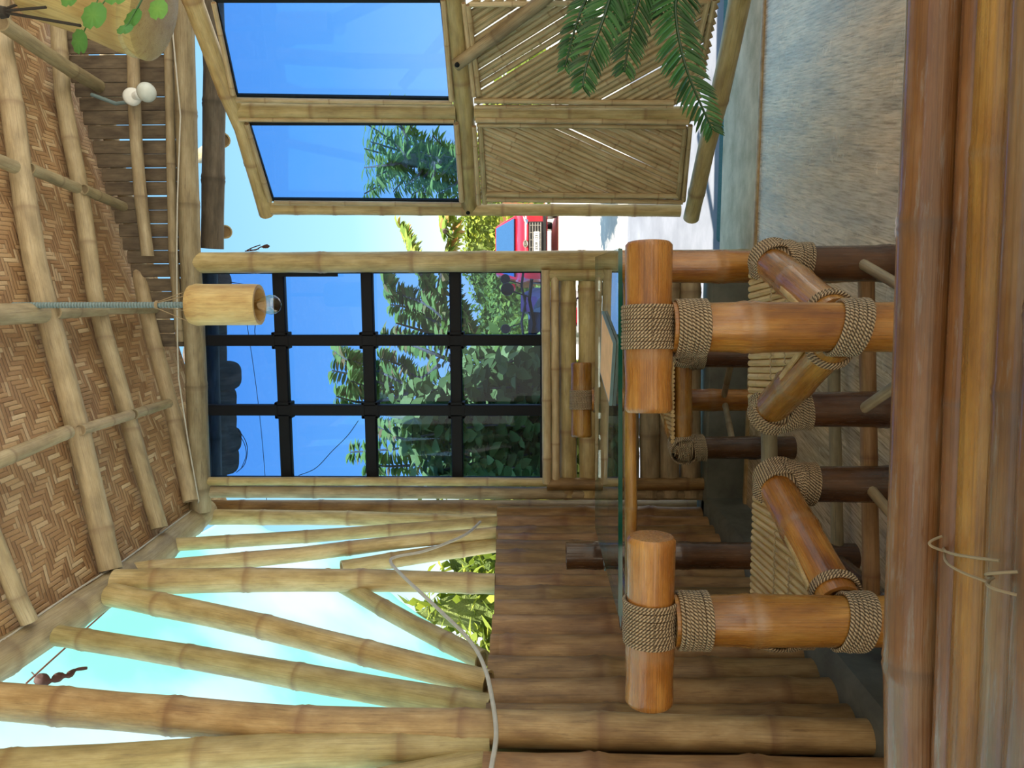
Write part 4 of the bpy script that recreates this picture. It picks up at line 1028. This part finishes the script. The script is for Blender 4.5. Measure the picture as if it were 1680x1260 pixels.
# tree seen through the door glass
D3 = 8.5
tb = at(900, 268, D3); tg = V3((tb.x, tb.y, gz(tb.y)))
random.seed(21)
brs = []
for k in range(34):
    a0 = random.uniform(640, 790); top = max(598, a0 - random.uniform(20, 90)); py1 = 262 + random.uniform(-95, 75)
    brs.append([(a0, 266), ((a0 + top) / 2 + 8, (266 + py1) / 2), (top, py1)])
tree('mango_tree', 'airy green tree beyond the road, seen through the far door pane', [tg, at(820, 268, D3), at(640, 262, D3)], brs, D3, .15, .05, .02, 'leafC', .10, .02, dj=.6)
bpy.data.objects['mango_tree'].name = 'roadside_tree'
# hedge masses
def blob(name, label, c, sx, sy, sz, mt, n, Ll, Wl):
    t = empty(name, (c.x, c.y, c.z)); tag(t, label, 'bushes' if 'bush' in name else 'hedge')
    mb = MB(); vs = []; fs = []; A, B = 22, 12
    for i in range(B + 1):
        th = PI * .5 * i / B
        for j in range(A):
            ph = 2 * PI * j / A; q = V3((math.sin(th) * math.cos(ph), math.sin(th) * math.sin(ph), math.cos(th)))
            r_ = .82 + .3 * noise.noise(q * 2.5 + c)
            vs.append((q.x * sx * r_, q.y * sy * r_, q.z * sz * r_))
    for i in range(B):
        for j in range(A): a, b = i * A + j, i * A + (j + 1) % A; fs.append((a, a + A, b + A, b))
    mb.add(vs, fs, None, [.1] * len(vs)); mb.build('body', M['hill'], t)
    lv = MB()
    for k in range(n):
        q = V3((random.gauss(0, 1), random.gauss(-.5, 1), abs(random.gauss(0, 1)))).normalized(); r_ = .82 + .3 * noise.noise(q * 2.5 + c)
        p = V3((q.x * sx * r_, q.y * sy * r_, q.z * sz * r_)) * random.uniform(.96, 1.08)
        leaf(lv, p, V3((random.uniform(-1, 1), random.uniform(-1, 1), random.uniform(-.6, .8))), q, Ll * random.uniform(.6, 1.3), Wl, .2, 2)
    lv.build('foliage', M[mt], t); return t
def gp(py, D): p = cp(py, D, 0); p.z = gz(p.y); return p
blob('hedge', 'tall sunny hedge rising far behind the red car', gp(370, 34), 7.0, 2.0, 3.5, 'hedge', 9000, .30, .17)
blob('hedge', 'long hedge behind the motorcycles, seen through the right window panes', gp(520, 27), 4.0, 1.6, 2.6, 'hedge', 6500, .24, .14)
blob('hedge', 'dark hedge far behind the climber in the lower window', gp(760, 18), 3.6, 1.6, 2.7, 'hedge', 3000, .4, .22)
blob('bush', 'bright yellow green bush just behind the parked motorcycles', gp(530, 13.5), .85, .7, .95, 'hedge', 1400, .14, .08)
blob('bush', 'low bush under the tree in the far door pane', gp(215, 22), 2.2, 1.2, 1.8, 'hedge', 2500, .4, .22)
lb = at(800, 985, 5.4); blob('bush', 'sunlit leafy bush outside the gap of the left wall', V3((lb.x, lb.y, gz(lb.y))), .75, .6, 1.95, 'hedge', 2000, .15, .06)
# bamboo stake and tree stakes outside window
mb = MB(); bamboo(mb, [at(610, 672, 4.6), at(900, 728, 4.4)], .022, node=.4); o = mb.build('bamboo_stake', M['pale']); tag(o, 'pale bamboo stake leaning among the climber leaves outside the window', 'stake')

# ------------------------------------------------------------------ red car
CD = 17.2
cpos = gp(400, CD); car = empty('car', cpos, YAW * 0 + math.atan2(cpos.x, cpos.y) * -1 + .10)
tag(car, 'red hatchback car parked facing the hut beyond the doorway', 'car')
red = plain('red car paint', (.62, .015, .03), .18); blk = plain('black trim', (.012, .012, .014), .3); chrome = plain('chrome', (.7, .7, .7), .15, 1); wsh = plain('windshield glass', (.05, .14, .3), .05, .3)
cw_ = plain('white lettering plate', (.8, .8, .8), .5)
def loft(mb, secs):  # secs: list of rings of equal length
    vs = [p for s in secs for p in s]; k = len(secs[0]); fs = []
    for i in range(len(secs) - 1):
        for j in range(k): fs.append((i * k + j, i * k + (j + 1) % k, (i + 1) * k + (j + 1) % k, (i + 1) * k + j))
    fs.append(tuple(reversed(range(k)))); fs.append(tuple((len(secs) - 1) * k + j for j in range(k)))
    mb.add(vs, fs)
def sec(y, hw, z0, z1, rr=.14):
    s = []
    for cx, cz, a0 in ((hw - rr, z1 - rr, 0), (-(hw - rr), z1 - rr, PI / 2), (-(hw - rr * .6), z0 + rr * .6, PI), (hw - rr * .6, z0 + rr * .6, 1.5 * PI)):
        for q in range(4):
            a = a0 + q / 3 * PI / 2; R_ = rr if a0 < PI else rr * .6; s.append((cx + R_ * math.cos(a), y, cz + R_ * math.sin(a)))
    return s
mb = MB(); loft(mb, [sec(-.02, .66, .24, .62), sec(.06, .78, .22, .74), sec(.35, .83, .2, .84), sec(.9, .84, .2, .93), sec(2.0, .84, .2, .96), sec(3.4, .83, .2, .97), sec(3.75, .76, .26, .9)]); mb.build('body', red, car)
mb = MB(); loft(mb, [sec(.88, .76, .88, .92, .02), sec(1.25, .70, .88, 1.20, .1), sec(1.6, .62, .88, 1.44, .12), sec(2.6, .62, .88, 1.47, .12), sec(3.3, .62, .88, 1.36, .12), sec(3.65, .68, .88, .95, .03)]); mb.build('cabin', red, car)
mb = MB(); vs = [(-.68, .90, .955), (.68, .90, .955), (.52, 1.52, 1.40), (-.52, 1.52, 1.40)]; mb.add(vs + [(a, b + .04, c - .03) for a, b, c in vs], [(0, 1, 2, 3), (7, 6, 5, 4), (0, 4, 5, 1), (1, 5, 6, 2), (2, 6, 7, 3), (3, 7, 4, 0)]); mb.v = [(a, b - .02, c + .02) for a, b, c in mb.v]; mb.build('windshield', wsh, car, smooth=False)
mb = MB()
box(mb, (0, -.03, .47), .98, .05, .33, bev=.02); gr = mb.build('grille', blk, car)
mb = MB()
for z in (.36, .42, .48, .54, .60): box(mb, (0, -.06, z), .92, .02, .014)
for x in (-.4, -.24, -.08, .08, .24, .4): box(mb, (x, -.055, .48), .012, .02, .26)
mb.build('bars', chrome, gr)
for s in (-1, 1):
    mb = MB(); vs = [(s * .42, -.015, .66), (s * .76, .10, .58), (s * .79, .22, .72), (s * .72, .16, .78), (s * .5, .02, .73)]
    vs2 = [(a, b - .03, c) for a, b, c in vs]; n = 5
    f = [(0, 1, 2, 3, 4), (9, 8, 7, 6, 5)] + [(i, (i + 1) % 5, 5 + (i + 1) % 5, 5 + i) for i in range(5)]
    mb.add(vs + vs2, f); mb.build('headlight', chrome, car, smooth=False)
    mb = MB(); box(mb, (s * .92, 1.15, 1.0), .17, .1, .12, bev=.03); mb.build('wing_mirror', red, car)
    for y in (.68, 3.05):
        mb = MB(); lathe(mb, V3((s * .66, y, .28)), V3((s, 0, 0)), [(0, .1), (0, .28), (.03, .30), (.17, .30), (.19, .28), (.19, .18), (.17, .17)], 24); mb.build('wheel', blk, car)
mb = MB(); box(mb, (0, -.035, .27), 1.4, .08, .09, bev=.02); mb.build('bumper', blk, car)
mb = MB(); lathe(mb, V3((0, .005, .70)), V3((0, -1, .12)), [(0, .09), (.02, .088), (.024, .07)], 24); mb.v = [(a, b, .70 + (c - .70) * .6) for a, b, c in mb.v]; lg = mb.build('badge', chrome, car)
def text(s_, size, name, mt, parent, loc, rot=(PI / 2, 0, 0), ext=.004):
    cu = bpy.data.curves.new(name, 'FONT'); cu.body = s_; cu.size = size; cu.extrude = ext; cu.align_x = 'CENTER'; cu.align_y = 'CENTER'
    o = bpy.data.objects.new(name, cu); COL.objects.link(o); dg = bpy.context.evaluated_depsgraph_get(); me = bpy.data.meshes.new_from_object(o.evaluated_get(dg)); bpy.data.objects.remove(o)
    o = bpy.data.objects.new(name, me); me.materials.clear(); me.materials.append(mt); COL.objects.link(o); o.parent = parent; o.location = loc; o.rotation_euler = rot; return o
text('KIA', .085, 'badge_lettering', blk, lg, (0, -.024, .70))
mb = MB(); box(mb, (0, -.085, .45), .52, .012, .125, bev=.004); pm = mb.build('number_plate', cw_, car)
text('IS 032R 1231', .085, 'plate_lettering', blk, pm, (0, -.094, .45))

# ------------------------------------------------------------------ motorcycles
def bike(loc, rz, label, bodycol, plate=False):
    t = empty('motorcycle', loc, rz); tag(t, label, 'motorcycle', 'motorcycles parked outside the window')
    bc_ = plain('bike paint', bodycol, .25)
    for y in (-.62, .62):
        mb = MB(); n = 28
        tube(mb, [V3((0, y + .26 * math.cos(2 * PI * i / n), .30 + .26 * math.sin(2 * PI * i / n))) for i in range(n + 1)], .05, 8, closed=True); wh = mb.build('wheel', M['rubber'], t)
        mb = MB(); lathe(mb, V3((-.05, y, .3)), V3((1, 0, 0)), [(0, .04), (.1, .04)], 12)
        for i in range(9): a = 2 * PI * i / 9; tube(mb, [V3((0, y, .3)), V3((0, y + .24 * math.cos(a), .3 + .24 * math.sin(a)))], .008, 5)
        mb.build('rim', chrome, wh)
    mb = MB(); loft(mb, [[(x * w_, y, z0 + h_ * zz) for x, zz in ((-1, 0), (-1, .7), (-.6, 1), (.6, 1), (1, .7), (1, 0))] for y, w_, z0, h_ in ((-.75, .05, .75, .1), (-.4, .13, .52, .3), (-.05, .13, .42, .42), (.25, .14, .40, .48), (.42, .17, .5, .55), (.55, .12, .62, .42))]); mb.build('fairing', bc_, t)
    mb = MB(); loft(mb, [[(x * w_, y, z0 + h_ * zz) for x, zz in ((-1, 0), (-1, .6), (-.6, 1), (.6, 1), (1, .6), (1, 0))] for y, w_, z0, h_ in ((-.78, .08, .84, .06), (-.5, .13, .82, .09), (-.1, .12, .80, .08), (.1, .07, .82, .06))]); mb.build('seat', M['rubber'], t)
    mb = MB(); tube(mb, [V3(p) for p in ((-.36, .28, 1.02), (-.2, .34, 1.04), (0, .38, 1.0), (.2, .34, 1.04), (.36, .28, 1.02))], .014, 8)
    tube(mb, [V3((0, .38, 1.0)), V3((0, .62, .3))], .03, 8); mb.build('handlebar', M['black'], t)
    for s in (-1, 1):
        mb = MB(); tube(mb, [V3((s * .22, .34, 1.04)), V3((s * .27, .30, 1.2))], .006, 6); lathe(mb, V3((s * .28, .30, 1.22)), V3((0, -1, 0)), [(-.01, .03), (0, .055), (.012, .05)], 14); mb.build('mirror', M['black'], t)
    mb = MB(); box(mb, (0, -.80, .74), .12, .05, .08, bev=.015); mb.build('tail_light', plain('red lens', (.6, .02, .05), .15), t)
    if plate: mb = MB(); box(mb, (0, -.86, .66), .22, .01, .12); mb.build('number_plate', cw_, t)
    mb = MB(); box(mb, (0, .0, .32), .26, .34, .22, bev=.05); tube(mb, [V3((.14, .1, .22)), V3((.16, -.7, .28))], .04, 8); mb.build('engine', M['black'], t)
    return t
bike(gp(505, 8.3), -.1, 'dark motorcycle with red side panels by the right window edge', (.05, .02, .06))
bike(gp(528, 6.0), .1, 'motorcycle showing its white rear plate in the lower right pane', (.03, .05, .09), True)
# brick house strip and wall far behind the car
mb = MB(); p = gp(334, 29); box(mb, p + V3((.2, 0, .8)), 1.6, .4, 1.6); box(mb, p + V3((-.72, -.1, .85)), .25, .3, 1.7); o = mb.build('brick_hut', plain('brick', (.35, .15, .07), .8), smooth=False); tag(o, 'small brown brick building corner behind the red car', 'building')
